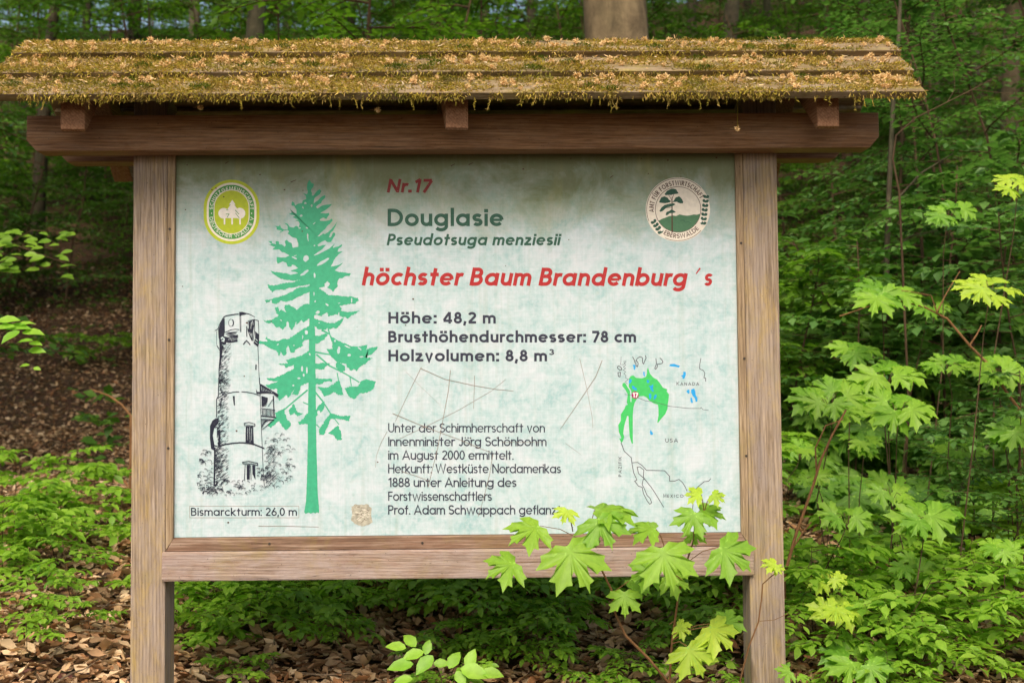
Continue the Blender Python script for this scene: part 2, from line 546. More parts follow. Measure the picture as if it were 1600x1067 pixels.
def glyph(c, w, xh, asc, desc):
    """(advance width, strokes); capitals are 1 high, w is the weight"""
    h = w / 2
    r = (xh - w) / 2
    m = xh / 2
    D = lambda x, y: [(x - h * 1.1, y), (x + h * 1.1, y)]
    bowl = arc(h + r, m, r, r, 0, 360, 30)
    mid = (1 - w) / 4
    if c == ' ': return 0.30, []
    if c in 'öüäÖÜ':
        a, s = glyph({'ö': 'o', 'ü': 'u', 'ä': 'a', 'Ö': 'O', 'Ü': 'U'}[c], w, xh, asc, desc)
        y = (xh if c.islower() else 1.0) + 0.17
        return a, s + [D(a / 2 - 0.15, y), D(a / 2 + 0.15, y)]
    if c == 'o': return xh, [bowl]
    if c == 'a': return xh + h * .4, [bowl, [(h + 2 * r, 0), (h + 2 * r, xh)]]
    if c == 'd': return xh + h * .4, [bowl, [(h + 2 * r, 0), (h + 2 * r, asc)]]
    if c == 'q': return xh, [bowl, [(h + 2 * r, -desc), (h + 2 * r, xh)]]
    if c == 'b': return xh, [bowl, [(h, 0), (h, asc)]]
    if c == 'p': return xh, [bowl, [(h, -desc), (h, xh)]]
    if c == 'c': return xh * .86, [arc(h + r, m, r, r, 45, 315, 22)]
    if c == 'e': return xh, [('thin', [(h * 1.2, m), (h + 2 * r, m)]), arc(h + r, m, r, r, 0, 320, 26)]
    if c == 'g': return xh + h * .4, [bowl, [(h + 2 * r, xh), (h + 2 * r, -desc + h + r * .75)] + arc(h + r, -desc + h + r * .75, r, r * .75, 0, -150, 12)]
    nw = xh * .84
    rn = (nw - w) / 2
    arch = lambda x, q: arc(x + q, xh - h - q, q, q, 180, 0, 12) + [(x + 2 * q, 0)]
    if c == 'n': return nw, [[(h, 0), (h, xh)], arch(h, rn)]
    if c == 'h': return nw, [[(h, 0), (h, asc)], arch(h, rn)]
    if c == 'm':
        q = rn * .88
        return w + 4 * q, [[(h, 0), (h, xh)], arch(h, q), arch(h + 2 * q, q)]
    if c == 'r': return nw * .62, [[(h, 0), (h, xh)], arc(h + rn, xh - h - rn, rn, rn, 180, 62, 8)]
    if c == 'u': return nw, [[(h, xh)] + arc(h + rn, h + rn, rn, rn, 180, 360, 12) + [(h + 2 * rn, xh)], [(h + 2 * rn, 0), (h + 2 * rn, xh)]]
    if c == 's':
        q = (xh - w) / 4
        rx = xh * .24
        cx = h + rx
        return 2 * rx + w, [arc(cx, xh - h - q, rx, q, 28, 270, 14)[:-1] + arc(cx, h + q, rx, q, 90, -152, 14)]
    if c == 't': return 0.46, [[(0.22, 0), (0.22, asc * .93)], [(0, xh - h), (0.44, xh - h)]]
    if c == 'f': return 0.42, [[(0.18, 0), (0.18, asc - h - .13)] + arc(0.31, asc - h - .13, .13, .13, 180, 80, 6), [(0, xh - h), (0.40, xh - h)]]
    if c == 'i': return w, [[(h, 0), (h, xh)], D(h, xh + .17)]
    if c == 'j': return w, [[(h, -desc), (h, xh)], D(h, xh + .17)]
    if c == 'l': return w, [[(h, 0), (h, asc)]]
    if c == 'k': return xh * .82, [[(h, 0), (h, asc)], [(xh * .74, xh), (h, xh * .42)], [(h + .10, xh * .50), (xh * .76, 0)]]
    if c == 'v': return xh * .85, [[(h, xh), (xh * .425, 0), (xh * .85 - h, xh)]]
    if c == 'w':
        q = xh * .33
        return 4 * q + w * .6, [[(h, xh), (h + q, 0), (h + 2 * q - .02, xh), (h + 3 * q - .04, 0), (h + 4 * q - .06, xh)]]
    if c == 'z': return xh * .8, [[(0.02, xh - h), (xh * .78 - h, xh - h)], [(xh * .8 - h * 1.2, xh - h), (h * 1.2, h)], [(0.02, h), (xh * .8, h)]]
    # capitals
    if c == 'A': return .90, [[(h * .9, 0), (.45, 1 - h * .4), (.90 - h * .9, 0)], [(.20, .30), (.70, .30)]]
    if c == 'B':
        q1, q2 = (1 - w) * .235, (1 - w) * .265
        x = .32
        return .66, [[(h, 0), (h, 1)], [(h, 1 - h), (x, 1 - h)] + arc(x, 1 - h - q1, q1 * .95, q1, 90, -90, 10) + [(h, 1 - h - 2 * q1)],
                     [(h, h + 2 * q2), (x + .02, h + 2 * q2)] + arc(x + .02, h + q2, q2, q2, 90, -90, 10) + [(h, h)]]
    if c in 'CGO':
        R = (1 - w) / 2
        if c == 'O': return 1.0, [arc(h + R, .5, R, R, 0, 360, 36)]
        if c == 'C': return .86, [arc(h + R, .5, R, R, 45, 315, 26)]
        return .96, [arc(h + R, .5, R, R, 42, 360, 30), [(h + R * 1.0, .5), (h + 2 * R + h * .6, .5)]]
    if c == 'D':
        R = (1 - w) / 2
        return .80, [[(h, 0), (h, 1)], [(h, 1 - h), (.30, 1 - h)] + arc(.30, .5, .5 - h, R, 90, -90, 18) + [(h, h)]]
    if c == 'E': return .55, [[(h, 0), (h, 1)], [(h, 1 - h), (.53, 1 - h)], [(h, .5), (.50, .5)], [(h, h), (.54, h)]]
    if c == 'F': return .52, [[(h, 0), (h, 1)], [(h, 1 - h), (.52, 1 - h)], [(h, .52), (.48, .52)]]
    if c == 'H': return .72, [[(h, 0), (h, 1)], [(.72 - h, 0), (.72 - h, 1)], [(h, .52), (.72 - h, .52)]]
    if c == 'I': return w, [[(h, 0), (h, 1)]]
    if c == 'J': return .46, [[(.46 - h, 1), (.46 - h, .24)] + arc(.24, .24, .22 - h, .24 - h, 0, -165, 10)]
    if c == 'K': return .68, [[(h, 0), (h, 1)], [(.64, 1), (h, .42)], [(h + .12, .54), (.66, 0)]]
    if c == 'L': return .48, [[(h, 0), (h, 1)], [(h, h), (.48, h)]]
    if c == 'M': return .98, [[(h, 0), (h + .04, 1)], [(h + .05, 1 - h * .5), (.49, .10), (.93 - h, 1 - h * .5)], [(.94 - h, 1), (.98 - h, 0)]]
    if c == 'N': return .76, [[(h, 0), (h, 1)], [(h, 1 - h * .6), (.76 - h, h * .6)], [(.76 - h, 0), (.76 - h, 1)]]
    if c in 'PR':
        q = (1 - w) * .27
        s = [[(h, 0), (h, 1)], [(h, 1 - h), (.30, 1 - h)] + arc(.30, 1 - h - q, q, q, 90, -90, 12) + [(h, 1 - h - 2 * q)]]
        if c == 'R': s.append([(.30, 1 - h - 2 * q), (.58, 0)])
        return .62, s
    if c == 'S':
        rx = .24
        cx = h + rx
        return 2 * rx + w, [arc(cx, 1 - h - mid, rx, mid, 25, 270, 16)[:-1] + arc(cx, h + mid, rx * 1.05, mid, 90, -155, 16)]
    if c == 'T': return .56, [[(.28, 0), (.28, 1)], [(0, 1 - h), (.56, 1 - h)]]
    if c == 'U': return .70, [[(h, 1)] + arc(.35, .35, .35 - h, .35 - h, 180, 360, 16) + [(.70 - h, 1)]]
    if c == 'V': return .80, [[(h * .9, 1), (.40, 0), (.80 - h * .9, 1)]]
    if c == 'W': return 1.22, [[(h * .9, 1), (.32, h * .3), (.61, 1 - h * .3), (.90, h * .3), (1.22 - h * .9, 1)]]
    if c == 'X': return .76, [[(h, 1), (.76 - h, 0)], [(.76 - h, 1), (h, 0)]]
    if c == 'Z': return .66, [[(.02, 1 - h), (.62, 1 - h)], [(.64 - h, 1 - h), (h * 1.2, h)], [(.02, h), (.66, h)]]
    # figures
    if c == '0': return .60, [arc(.30, .5, .30 - h, .5 - h, 0, 360, 30)]
    if c == '1': return .40, [[(.30 - h * .2, 0), (.30 - h * .2, 1)], [(.04, .76), (.30, .97)]]
    if c == '2':
        q = .27 - h * .7
        return .58, [arc(.29, 1 - h - q, q, q, 165, -35, 14) + [(h * .8, h)], [(h * .5, h), (.57, h)]]
    if c == '3':
        return .56, [arc(.28, 1 - h - mid, .22 - h * .3, mid, 155, -90, 14), arc(.28, h + mid, .26 - h * .3, mid, 90, -155, 14)]
    if c == '4': return .64, [[(.46, 0), (.46, 1)], [(.45, .97), (.05, .27)], [(.03, .24), (.63, .24)]]
    if c == '6':
        q = .31 - h
        return .62, [arc(.31, h + q, q, q, 0, 360, 24), [(h * 1.15, .42), (.42, 1)]]
    if c == '7': return .56, [[(.02, 1 - h), (.53, 1 - h)], [(.52, 1 - h * 1.2), (.18, 0)]]
    if c == '8': return .60, [arc(.30, 1 - h - mid * .94, .25 - h, mid * .94, 0, 360, 20), arc(.30, h + mid, .30 - h, mid, 0, 360, 24)]
    # points
    if c == '.': return w * 1.1, [[(0, h), (w * 1.1, h)]]
    if c == ',': return w * 1.1, [[(h * 1.3, w * 1.0), (h * .5, -.17)]]
    if c == ':': return w * 1.1, [[(0, h), (w * 1.1, h)], [(0, xh - h), (w * 1.1, xh - h)]]
    if c == '´': return .3, [[(.06, asc * .82), (.26, asc)]]
    if c == '·': return w, [[(0, .45), (w * 1.1, .45)]]
    raise ValueError(c)


class Ink:
    """print on the panel; everything is drawn in the panel's plane, each stroke a hair (2 microns) above the last"""
    def __init__(self, level=1):
        self.mb = MB()
        self.y = -0.0002 * level
        self.k = 0

    def _lift(self):
        self.k += 1
        return self.y - self.k * 2.0e-6

    def to_panel(self, p, y):
        q = at(p[0], p[1], 0.0)
        return (q.x, y, q.z)

    def fill(self, pts, mi=0):
        y = self._lift()
        self.mb.poly([self.to_panel(p, y) for p in pts], mi)

    def ribbon(self, pts, w, mi=0, w1=None, closed=None):
        """a pen stroke w wide (photo pixels), tapering to w1"""
        P = [np.array(p, float) for p in pts]
        P = [p for i, p in enumerate(P) if i == 0 or np.linalg.norm(p - P[i - 1]) > 1e-6]
        n = len(P)
        if n < 2: return
        closed = n > 3 and np.linalg.norm(P[0] - P[-1]) < 1e-4 if closed is None else closed
        y = self._lift()
        L_, R_ = [], []
        for i in range(n):
            a = P[i] - P[i - 1] if i > 0 else (P[-1] - P[-2] if closed else None)
            b = P[i + 1] - P[i] if i < n - 1 else (P[1] - P[0] if closed else None)
            a = b if a is None else a
            b = a if b is None else b
            a = a / np.linalg.norm(a); b = b / np.linalg.norm(b)
            na, nb = np.array([-a[1], a[0]]), np.array([-b[1], b[0]])
            mv = na + nb
            ln = np.linalg.norm(mv)
            mv = na if ln < 0.2 else mv / ln
            ww = w if w1 is None else w + (w1 - w) * i / (n - 1)
            k = min(1.9, 1 / max(0.3, float(mv @ na))) * ww / 2
            L_.append(P[i] + mv * k); R_.append(P[i] - mv * k)
        b0 = len(self.mb.v)
        for l, r in zip(L_, R_):
            self.mb.v.append(self.to_panel(l, y)); self.mb.v.append(self.to_panel(r, y))
        for i in range(n - 1):
            self.mb.f.append([b0 + 2 * i, b0 + 2 * i + 1, b0 + 2 * i + 3, b0 + 2 * i + 2]); self.mb.m.append(mi)

    def text(self, s, x0, x1, base0, cap, w, xh, slant=0.0, mi=0, asc=1.0, desc=.30, base1=None, gap=.085):
        base1 = base0 if base1 is None else base1
        x, items = 0.0, []
        for ch in s:
            a, st = glyph(ch, w, xh, asc, desc)
            items.append((x, st))
            x += a + (gap if ch != ' ' else 0.05)
        total = x - gap
        k = (x1 - x0) / (total * cap)
        for gx, st in items:
            for pl in st:
                ww = w
                if pl[0] == 'thin': pl, ww = pl[1], w * .72
                out = []
                for (u, v) in pl:
                    X = x0 + (gx + u) * cap * k + v * slant * cap
                    B = base0 + (base1 - base0) * (X - x0) / max(1e-6, x1 - x0)
                    out.append((X, B - v * cap))
                self.ribbon(out, ww * cap * min(1.08, max(0.9, k)), mi)

    def text_on_arc(self, s, cx, cy, R, a_mid, span, cap, w, mi=0, inside=False, xh=.7):
        """capitals round a circle; angles clockwise from the top, in degrees"""
        x, items = 0.0, []
        for ch in s:
            a, st = glyph(ch, w, xh, 1.0, .3)
            items.append((x, a, st))
            x += a + .17
        total = x - .17
        for gx, a, st in items:
            t = (gx + a / 2) / total - .5
            ang = rad(a_mid + (span * t if not inside else -span * t))
            kx = math.radians(span) * R / total
            for pl in st:
                out = []
                for (u, v) in pl:
                    du, dv = (u - a / 2) * kx, v * cap
                    if not inside:
                        rr = R + dv
                        out.append((cx + rr * math.sin(ang) + du * math.cos(ang), cy - rr * math.cos(ang) + du * math.sin(ang)))
                    else:
                        rr = R - dv
                        out.append((cx + rr * math.sin(ang) - du * math.cos(ang), cy - rr * math.cos(ang) - du * math.sin(ang)))
                self.ribbon(out, w * cap, mi)

    def build(self, name, mats):
        return self.mb.build(name, mats, panel)


def jag(pts, amp, step, rng, closed=True):
    """frays an outline"""
    out = []
    n = len(pts)
    for i in range(n if closed else n - 1):
        a, b = np.array(pts[i], float), np.array(pts[(i + 1) % n], float)
        d = b - a
        ln = np.linalg.norm(d)
        k = max(1, int(ln / step))
        nn = np.array([-d[1], d[0]]) / max(ln, 1e-6)
        out.append(tuple(a))
        for j in range(1, k):
            t = (j + rng.uniform(-.25, .25)) / k
            out.append(tuple(a + d * t + nn * rng.uniform(-amp, amp)))
    return out


I_red_dark = flat_mat("print_dark_red", lin(126, 28, 28), 0.5, 0.25)
I_red = flat_mat("print_red", lin(164, 36, 38), 0.5, 0.3)
I_dgreen = flat_mat("print_dark_green", lin(40, 84, 68), 0.5, 0.25)
I_slate = flat_mat("print_slate", lin(48, 50, 66), 0.5, 0.3)
I_navy = flat_mat("print_navy", lin(28, 32, 50), 0.5, 0.2)
I_tree = flat_mat("print_tree_green", lin(60, 160, 122), 0.5, 0.12)
I_map = flat_mat("print_map_green", lin(62, 180, 94), 0.5, 0.1)
I_blue = flat_mat("print_blue", lin(34, 150, 212), 0.5, 0.1)
I_plum = flat_mat("print_plum", lin(150, 24, 96), 0.5)
I_white = flat_mat("print_white", lin(232, 226, 218), 0.5)
I_grey = flat_mat("print_grey", lin(78, 74, 84), 0.5)
I_lime = flat_mat("print_lime", lin(176, 190, 40), 0.5, 0.1)
I_mgreen = flat_mat("print_leaf_green", lin(72, 146, 66), 0.5, 0.1)
I_cream = flat_mat("print_cream", lin(226, 218, 204), 0.5, 0.05)
I_brown = flat_mat("print_brown", lin(84, 58, 44), 0.5)
I_hill = flat_mat("print_hill_green", lin(74, 118, 86), 0.5, 0.1)
M_scratch = flat_mat("scratch_line", lin(138, 124, 112), 0.7)
M_glue = flat_mat("glue_residue", lin(168, 164, 148), 0.8, 0.0, 0.25)

BOLD, SLT = .20, .20
k = Ink(); k.text("Nr.17", 604, 672, 301, 21, BOLD, .70, SLT, asc=1.03); k.build("number_lettering", I_red_dark)
k = Ink(); k.text("Douglasie", 605.5, 787, 353.5, 27, .185, .72, 0, asc=1.06); k.build("title_lettering", I_dgreen)
k = Ink(); k.text("Pseudotsuga menziesii", 604, 874, 383.5, 18, .19, .72, SLT, asc=1.05); k.build("latin_name_lettering", I_dgreen)
k = Ink(); k.text("höchster Baum Brandenburg", 565, 1072, 446, 28, .19, .71, SLT, asc=1.04, base1=447)
k.ribbon([(1087.5, 428), (1094, 419)], 1.6, 0, 2.6); k.text("s", 1099, 1111, 447, 28, .19, .71, SLT); k.build("headline_lettering", I_red)
k = Ink()
k.text("Höhe: 48,2 m", 606.5, 775, 505.5, 18, .20, .73, 0, asc=1.05)
k.text("Brusthöhendurchmesser: 78 cm", 606.5, 994, 535, 18, .20, .73, 0, asc=1.05)
k.text("Holzvolumen: 8,8 m", 606.5, 855, 564.5, 18, .20, .73, 0, asc=1.05)
k.text("3", 857.5, 865.5, 554.5, 9, .2, .68, 0)
k.build("measure_lettering", I_slate)
k = Ink()
for ln, x1, b in (("Unter der Schirmherrschaft von", 851.5, 675.5), ("Innenminister Jörg Schönbohm", 854, 696.8), ("im August 2000 ermittelt.", 802.5, 718),
                  ("Herkunft: Westküste Nordamerikas", 876.5, 739), ("1888 unter Anleitung des", 807, 760.5), ("Forstwissenschaftlers", 768.5, 782), ("Prof. Adam Schwappach geflanzt", 877, 803.3)):
    k.text(ln, 606.5, x1, b, 14.6, .135, .72, 0, asc=1.0, desc=.26, gap=.05)
k.build("credit_lettering", I_slate)
k = Ink()
k.ribbon([(296.5, 790.5), (467, 790.5), (467, 808.5), (296.5, 808.5), (296.5, 790.5)], 0.7, 1)
k.text("Bismarckturm: 26,0 m", 298.5, 464, 805.5, 12.6, .14, .72, 0, asc=1.0)
k.build("tower_caption", [I_navy, M_scratch])

# ---------------------------------------------------------------- the printed fir
rng = random.Random(5)
def T1(pts): return [(400 + x / 6.67, 275 + y / 6.67) for x, y in pts]
def T2(pts): return [(400 + x / 7.62, 425 + y / 7.62) for x, y in pts]
def T3(pts): return [(400 + x / 4.025, 545 + y / 4.025) for x, y in pts]
k = Ink()
def leafy(pts, amp=.85, step=1.35): k.fill(jag(pts, amp, step, rng))
leafy(T1([(555,38),(580,75),(605,85),(598,115),(575,140),(575,165),(585,180),(580,205),(600,205),(625,170),(660,140),(682,155),(670,185),(640,210),(615,225),(605,255),(600,290),(640,260),(680,220),(715,200),(725,215),(715,235),(685,265),(680,285),(650,300),(625,325),(640,340),(690,310),(740,300),(790,295),(770,320),(740,345),(720,360),(690,375),(670,390),(720,392),(760,385),(765,405),(745,430),(735,450),(700,440),(665,465),(700,470),(760,465),(790,445),(800,465),(770,500),(740,525),(715,560),(690,580),(640,630),(660,630),(700,600),(720,608),(760,580),(800,540),(850,475),(830,520),(805,570),(780,590),(760,640),(780,640),(805,590),(825,595),(825,615),(800,660),(780,690),(740,690),(720,670),(680,690),(640,720),(650,735),(700,720),(730,720),(690,765),(600,830),(640,820),(720,780),(760,760),(820,705),(800,750),(860,735),(900,712),(895,730),(860,760),(850,790),(905,787),(870,810),(830,850),(810,880),(800,910),(780,945),(840,935),(910,905),(870,940),(820,985),(860,1000),(930,1010),(985,1015),(970,1040),(930,1045),(900,1066),(250,1066),(200,1035),(150,985),(200,1005),(270,1020),(310,1010),(360,1030),(440,1015),(410,1000),(360,990),(440,960),(400,930),(375,925),(370,945),(330,945),(315,905),(280,890),(225,915),(215,880),(215,845),(260,850),(310,850),(350,830),(300,800),(270,795),(240,765),(170,770),(200,740),(130,718),(165,712),(125,680),(165,680),(165,700),(210,715),(205,680),(240,685),(240,710),(270,715),(300,740),(310,720),(300,680),(320,665),(345,690),(370,700),(385,750),(440,740),(440,700),(420,650),(380,640),(330,600),(345,580),(330,565),(290,570),(235,598),(270,570),(215,560),(215,535),(190,520),(240,525),(250,508),(260,540),(290,560),(330,560),(330,525),(295,490),(330,500),(350,530),(390,540),(420,520),(445,540),(455,500),(440,470),(410,470),(440,455),(380,430),(410,415),(340,400),(375,380),(355,345),(370,375),(400,385),(425,395),(420,350),(400,315),(370,310),(375,265),(400,280),(410,310),(440,290),(480,285),(490,255),(525,240),(520,210),(490,180),(530,195),(540,170),(530,120),(535,80)]), .3, 2.2)
leafy(T2([(620,650),(540,690),(470,740),(380,800),(350,790),(270,820),(200,815),(140,795),(125,765),(110,800),(150,825),(80,825),(35,820),(30,850),(90,860),(130,890),(170,910),(240,930),(275,1000),(290,950),(330,1000),(360,980),(365,900),(385,875),(410,960),(450,960),(480,920),(560,880),(550,840),(590,810),(645,790),(645,640)]))
leafy(T2([(645,380),(600,380),(560,390),(500,440),(490,450),(400,390),(340,400),(335,430),(360,485),(300,440),(280,470),(265,410),(230,420),(225,440),(240,490),(270,520),(200,560),(130,580),(85,570),(100,590),(150,615),(190,600),(240,665),(280,650),(320,695),(360,640),(375,575),(400,660),(430,695),(460,640),(475,590),(490,630),(520,590),(540,570),(560,600),(645,550)]))
leafy(T2([(645,170),(540,180),(480,190),(430,235),(350,270),(240,305),(180,325),(100,335),(120,355),(115,375),(165,350),(180,330),(190,370),(240,385),(300,340),(350,360),(400,345),(440,335),(500,300),(560,270),(645,235)]))
leafy(T2([(645,60),(560,90),(430,125),(350,130),(270,150),(200,160),(135,150),(145,190),(185,225),(190,245),(240,215),(300,210),(350,215),(380,195),(440,185),(500,170),(645,150)]))
leafy(T2([(645,-20),(600,40),(500,70),(430,60),(360,20),(300,10),(200,0),(170,0),(240,40),(300,85),(360,95),(430,105),(500,100),(645,110)]))
leafy(T2([(640,0),(1000,0),(1125,15),(1115,45),(1050,50),(990,80),(970,110),(970,180),(935,215),(915,240),(880,200),(850,190),(880,140),(850,110),(815,140),(820,180),(760,185),(690,260),(640,250)]))
leafy(T2([(640,100),(700,100),(745,190),(820,240),(840,265),(920,280),(1000,285),(1090,295),(1130,290),(1215,310),(1225,340),(1190,370),(1160,380),(1130,375),(1060,390),(990,410),(1020,430),(1010,460),(1060,475),(1130,475),(1235,460),(1180,500),(1130,520),(1095,560),(1070,540),(1030,540),(970,510),(930,510),(860,530),(850,480),(780,530),(730,510),(640,520)]))
leafy(T2([(640,540),(690,550),(780,580),(860,605),(930,610),(1000,570),(1050,545),(1020,610),(980,650),(960,675),(920,660),(890,680),(860,670),(820,690),(740,680),(680,620),(640,620)]))
leafy(T2([(650,760),(740,760),(830,730),(855,735),(850,760),(800,810),(740,850),(650,860)]))
leafy(T2([(870,730),(900,770),(950,800),(1030,840),(1130,880),(1220,890),(1330,865),(1310,920),(1450,880),(1440,920),(1390,970),(1300,1015),(1390,1025),(1300,1080),(1240,1130),(1200,1180),(1140,1130),(1090,1090),(1010,1000),(960,1010),(900,990),(910,900),(905,830)]))
for a, b, w in (((780, 690), (880, 740), 3.2), ((690, 950), (920, 990), 2.6), ((860, 680), (905, 830), 2.0), ((860, 600), (858, 700), 1.6)):
    k.ribbon(T2([a, b]), w, 0, w * .7)
leafy(T3([(335,10),(290,40),(240,55),(190,70),(200,90),(135,95),(180,105),(185,120),(240,100),(235,125),(150,170),(110,185),(65,185),(85,200),(140,205),(60,230),(90,255),(130,250),(135,300),(150,325),(190,290),(200,310),(230,270),(245,250),(225,285),(265,290),(285,230),(320,215),(335,215)]))
leafy(T3([(180,370),(155,385),(120,400),(125,430),(95,455),(70,480),(95,495),(145,450),(165,490),(190,510),(215,490),(220,465),(195,440),(190,420),(180,400)]))
leafy(T3([(235,345),(205,390),(215,420),(240,400),(260,425),(295,405),(260,395),(245,365)]))
leafy(T3([(333,400),(310,415),(300,440),(265,460),(270,475),(333,470)]))
leafy(T3([(660,205),(690,190),(755,205),(740,250),(700,275),(650,280),(620,315),(590,305),(555,250),(590,235),(640,235)]))
leafy(T3([(365,92),(440,88),(475,90),(440,110),(430,130),(365,125)]))
leafy(T3([(365,183),(480,190),(480,205),(430,205),(420,220),(365,225)]))
leafy(T3([(500,90),(520,80),(560,110),(560,140),(530,150),(505,120)]))
leafy(T3([(520,195),(535,230),(550,290),(520,290),(490,270),(460,290),(430,300),(400,250),(365,238),(460,245),(490,220)]))
leafy(T3([(468,405),(530,420),(595,420),(585,455),(520,440),(470,440),(450,490),(430,540),(395,540),(400,500),(440,440)]))
leafy(T3([(515,480),(535,520),(540,570),(510,575),(490,545),(455,530),(500,490)]))
leafy(T3([(430,330),(430,370),(410,400),(365,430),(365,400),(400,350)]))
leafy(T3([(440,0),(560,0),(600,60),(560,95),(520,85),(470,45)]))
leafy(T3([(560,60),(640,70),(720,55),(690,95),(640,100),(600,140),(570,110)]))
for pts, w, w1 in (([(325,258),(250,320),(180,380),(130,425)], 2.6, 1.8), ([(295,335),(330,350)], 1.5, 2), ([(380,35),(460,105),(560,155),(650,210)], 2.6, 1.8),
                   ([(470,40),(540,110)], 1.6, 1.2), ([(510,150),(520,200)], 1.6, 1.4), ([(370,268),(420,330),(468,405)], 2.6, 1.8), ([(495,440),(522,475)], 1.4, 1.4),
                   ([(590,170),(600,235)], 1.4, 1.4), ([(480,225),(455,245)], 1.5, 1.2), ([(380,475),(400,495)], 2, 1.4)):
    k.ribbon(T3(pts), w, 0, w1)
k.fill(jag(T3([(340,-520),(352,-520),(362,-300),(372,-100),(376,250),(378,500),(383,700),(388,900),(398,1022),(393,1032),(384,1026),(374,1034),(360,1027),(345,1035),(330,1028),(312,1036),(303,1026),(315,950),(321,800),(325,600),(326,440),(330,240),(333,0),(336,-300)]), .18, 2.5, rng))
# gaps in the crown
for cx, cy, a, b, t in ((540,640,8,45,-8),(530,540,14,6,20),(690,450,30,9,-25),(700,895,75,14,-32),(520,860,30,34,20),(505,1010,55,14,-35),(610,1035,10,28,0),(515,285,12,10,40),(490,330,14,6,60),(470,415,14,10,0),(400,855,30,9,25),(580,310,8,16,0),(605,495,18,5,-45),(455,545,10,6,0),(610,725,8,8,0),(410,830,16,5,-20)):
    k.fill([(400 + (cx + a * math.cos(u) * math.cos(rad(t)) - b * math.sin(u) * math.sin(rad(t)) + rng.uniform(-4, 4)) / 6.67, 275 + (cy + a * math.cos(u) * math.sin(rad(t)) + b * math.sin(u) * math.cos(rad(t)) + rng.uniform(-3, 3)) / 6.67) for u in [q * math.pi / 5 for q in range(10)]], 1)
for cx, cy, a, b, t in ((705,350,10,12,0),(845,390,22,10,40),(735,480,26,18,-20),(820,515,42,18,-20),(990,370,14,6,-20),(1140,340,8,30,0),(690,260,6,26,0),(985,500,8,22,10),(750,605,9,6,0),(600,720,20,26,0),(640,980,14,8,60),(260,862,16,6,-40),(450,875,8,8,0),(985,930,18,45,5),(1090,890,40,8,25),(1110,990,20,16,0),(1235,915,26,10,40),(940,820,14,14,0),(1255,1010,26,8,0),(555,775,6,26,0),(590,840,26,24,0),(300,575,12,6,30)):
    k.fill([(400 + (cx + a * math.cos(u) * math.cos(rad(t)) - b * math.sin(u) * math.sin(rad(t)) + rng.uniform(-4, 4)) / 7.62, 425 + (cy + a * math.cos(u) * math.sin(rad(t)) + b * math.sin(u) * math.cos(rad(t)) + rng.uniform(-3, 3)) / 7.62) for u in [q * math.pi / 5 for q in range(10)]], 1)
for cx, cy, a, b in ((290,125,7,18),(320,135,5,22),(300,165,6,10),(270,185,10,6),(235,230,6,6),(395,400,10,14)):
    k.fill([(400 + (cx + a * math.cos(u)) / 4.025, 545 + (cy + b * math.sin(u)) / 4.025) for u in [q * math.pi / 5 for q in range(10)]], 1)
k.build("fir_picture", [I_tree, M_panel])

# ---------------------------------------------------------------- the printed tower, pen and ink
rng = random.Random(11)
k = Ink(2)
A = lambda pts: [(320 + x / 8.892, 480 + y / 8.892) for x, y in pts]
B = lambda pts: [(295 + x / 5.333, 590 + y / 5.333) for x, y in pts]
def pa(pts, w, w1=None): k.ribbon(A(pts), w / 8.892, 0, None if w1 is None else w1 / 8.892)
def pb(pts, w, w1=None): k.ribbon(B(pts), w / 5.333, 0, None if w1 is None else w1 / 5.333)
pa([(262,138),(300,120),(365,108),(420,100),(472,96)], 16)
k.fill(A([(478,68),(520,64),(560,75),(590,88),(560,105),(510,112),(500,128),(478,112)]))
pa([(560,84),(610,95),(650,112),(697,138)], 16, 8)
pa([(262,138),(235,185),(205,240),(182,305),(140,326)], 11)
k.fill(A([(262,138),(278,240),(278,345),(262,420),(215,440),(192,430),(186,320),(215,235),(240,180)]))
pa([(272,150),(275,350)], 9); pa([(484,110),(492,345)], 6); pa([(500,110),(502,345)], 9)
pa([(275,352),(320,335),(360,315),(420,305),(478,312)], 10)
pa(arc(362, 217, 32, 50, 0, 360, 22), 6); pa(arc(376, 217, 26, 48, -70, 70, 10), 9)
for i in range(16):
    y = 345 + i * 5
    pa([(285 + rng.uniform(0, 60), y + rng.uniform(0, 12)), (390 + rng.uniform(0, 80), y - 12 + rng.uniform(0, 8))], 4.5)
k.fill(A([(270,405),(330,418),(400,400),(462,385),(455,480),(400,488),(340,498),(300,488),(285,520),(225,512),(195,440),(230,430)]))
for i in range(7): k.ribbon(A([(330 + i * 20, 465 + rng.uniform(-10, 10)), (345 + i * 18, 425 + rng.uniform(-8, 8))]), .45, 1)
k.ribbon(A([(225,440),(245,420),(270,440),(262,470),(235,462)]), 2.2, 1)
pa([(165,330),(162,490),(170,535),(205,575)], 5); pa([(170,535),(205,600)], 13, 5)
k.fill(A([(200,430),(235,520),(262,540),(240,640),(225,760),(205,860),(205,1060),(192,1060),(192,860),(205,700),(205,560)]))
for i in range(210):                                          # brick shading down the left side
    t = rng.random()
    y = 500 + t * 560
    wdt = (140 if t < .4 else 120) * (rng.random() ** 1.5)
    x = 205 + wdt
    pa([(x, y + 10), (x + 16 + rng.uniform(0, 14), y - 6 + rng.uniform(-6, 4))], rng.uniform(5, 10) * (1.1 - wdt / 220), 3)
pa([(580,262),(585,410)], 12); pa([(602,190),(640,182),(690,168),(745,190)], 8); pa([(602,195),(600,340)], 8)
k.fill(A([(612,200),(640,190),(690,175),(690,250),(672,330),(665,460),(650,466),(615,385),(592,300),(612,300)]))
for pts in ([(650,205),(640,300)], [(665,190),(672,250)], [(625,350),(640,400)], [(655,360),(650,420)], [(605,290),(600,240)]):
    k.ribbon(A(pts), .9, 1, .5)
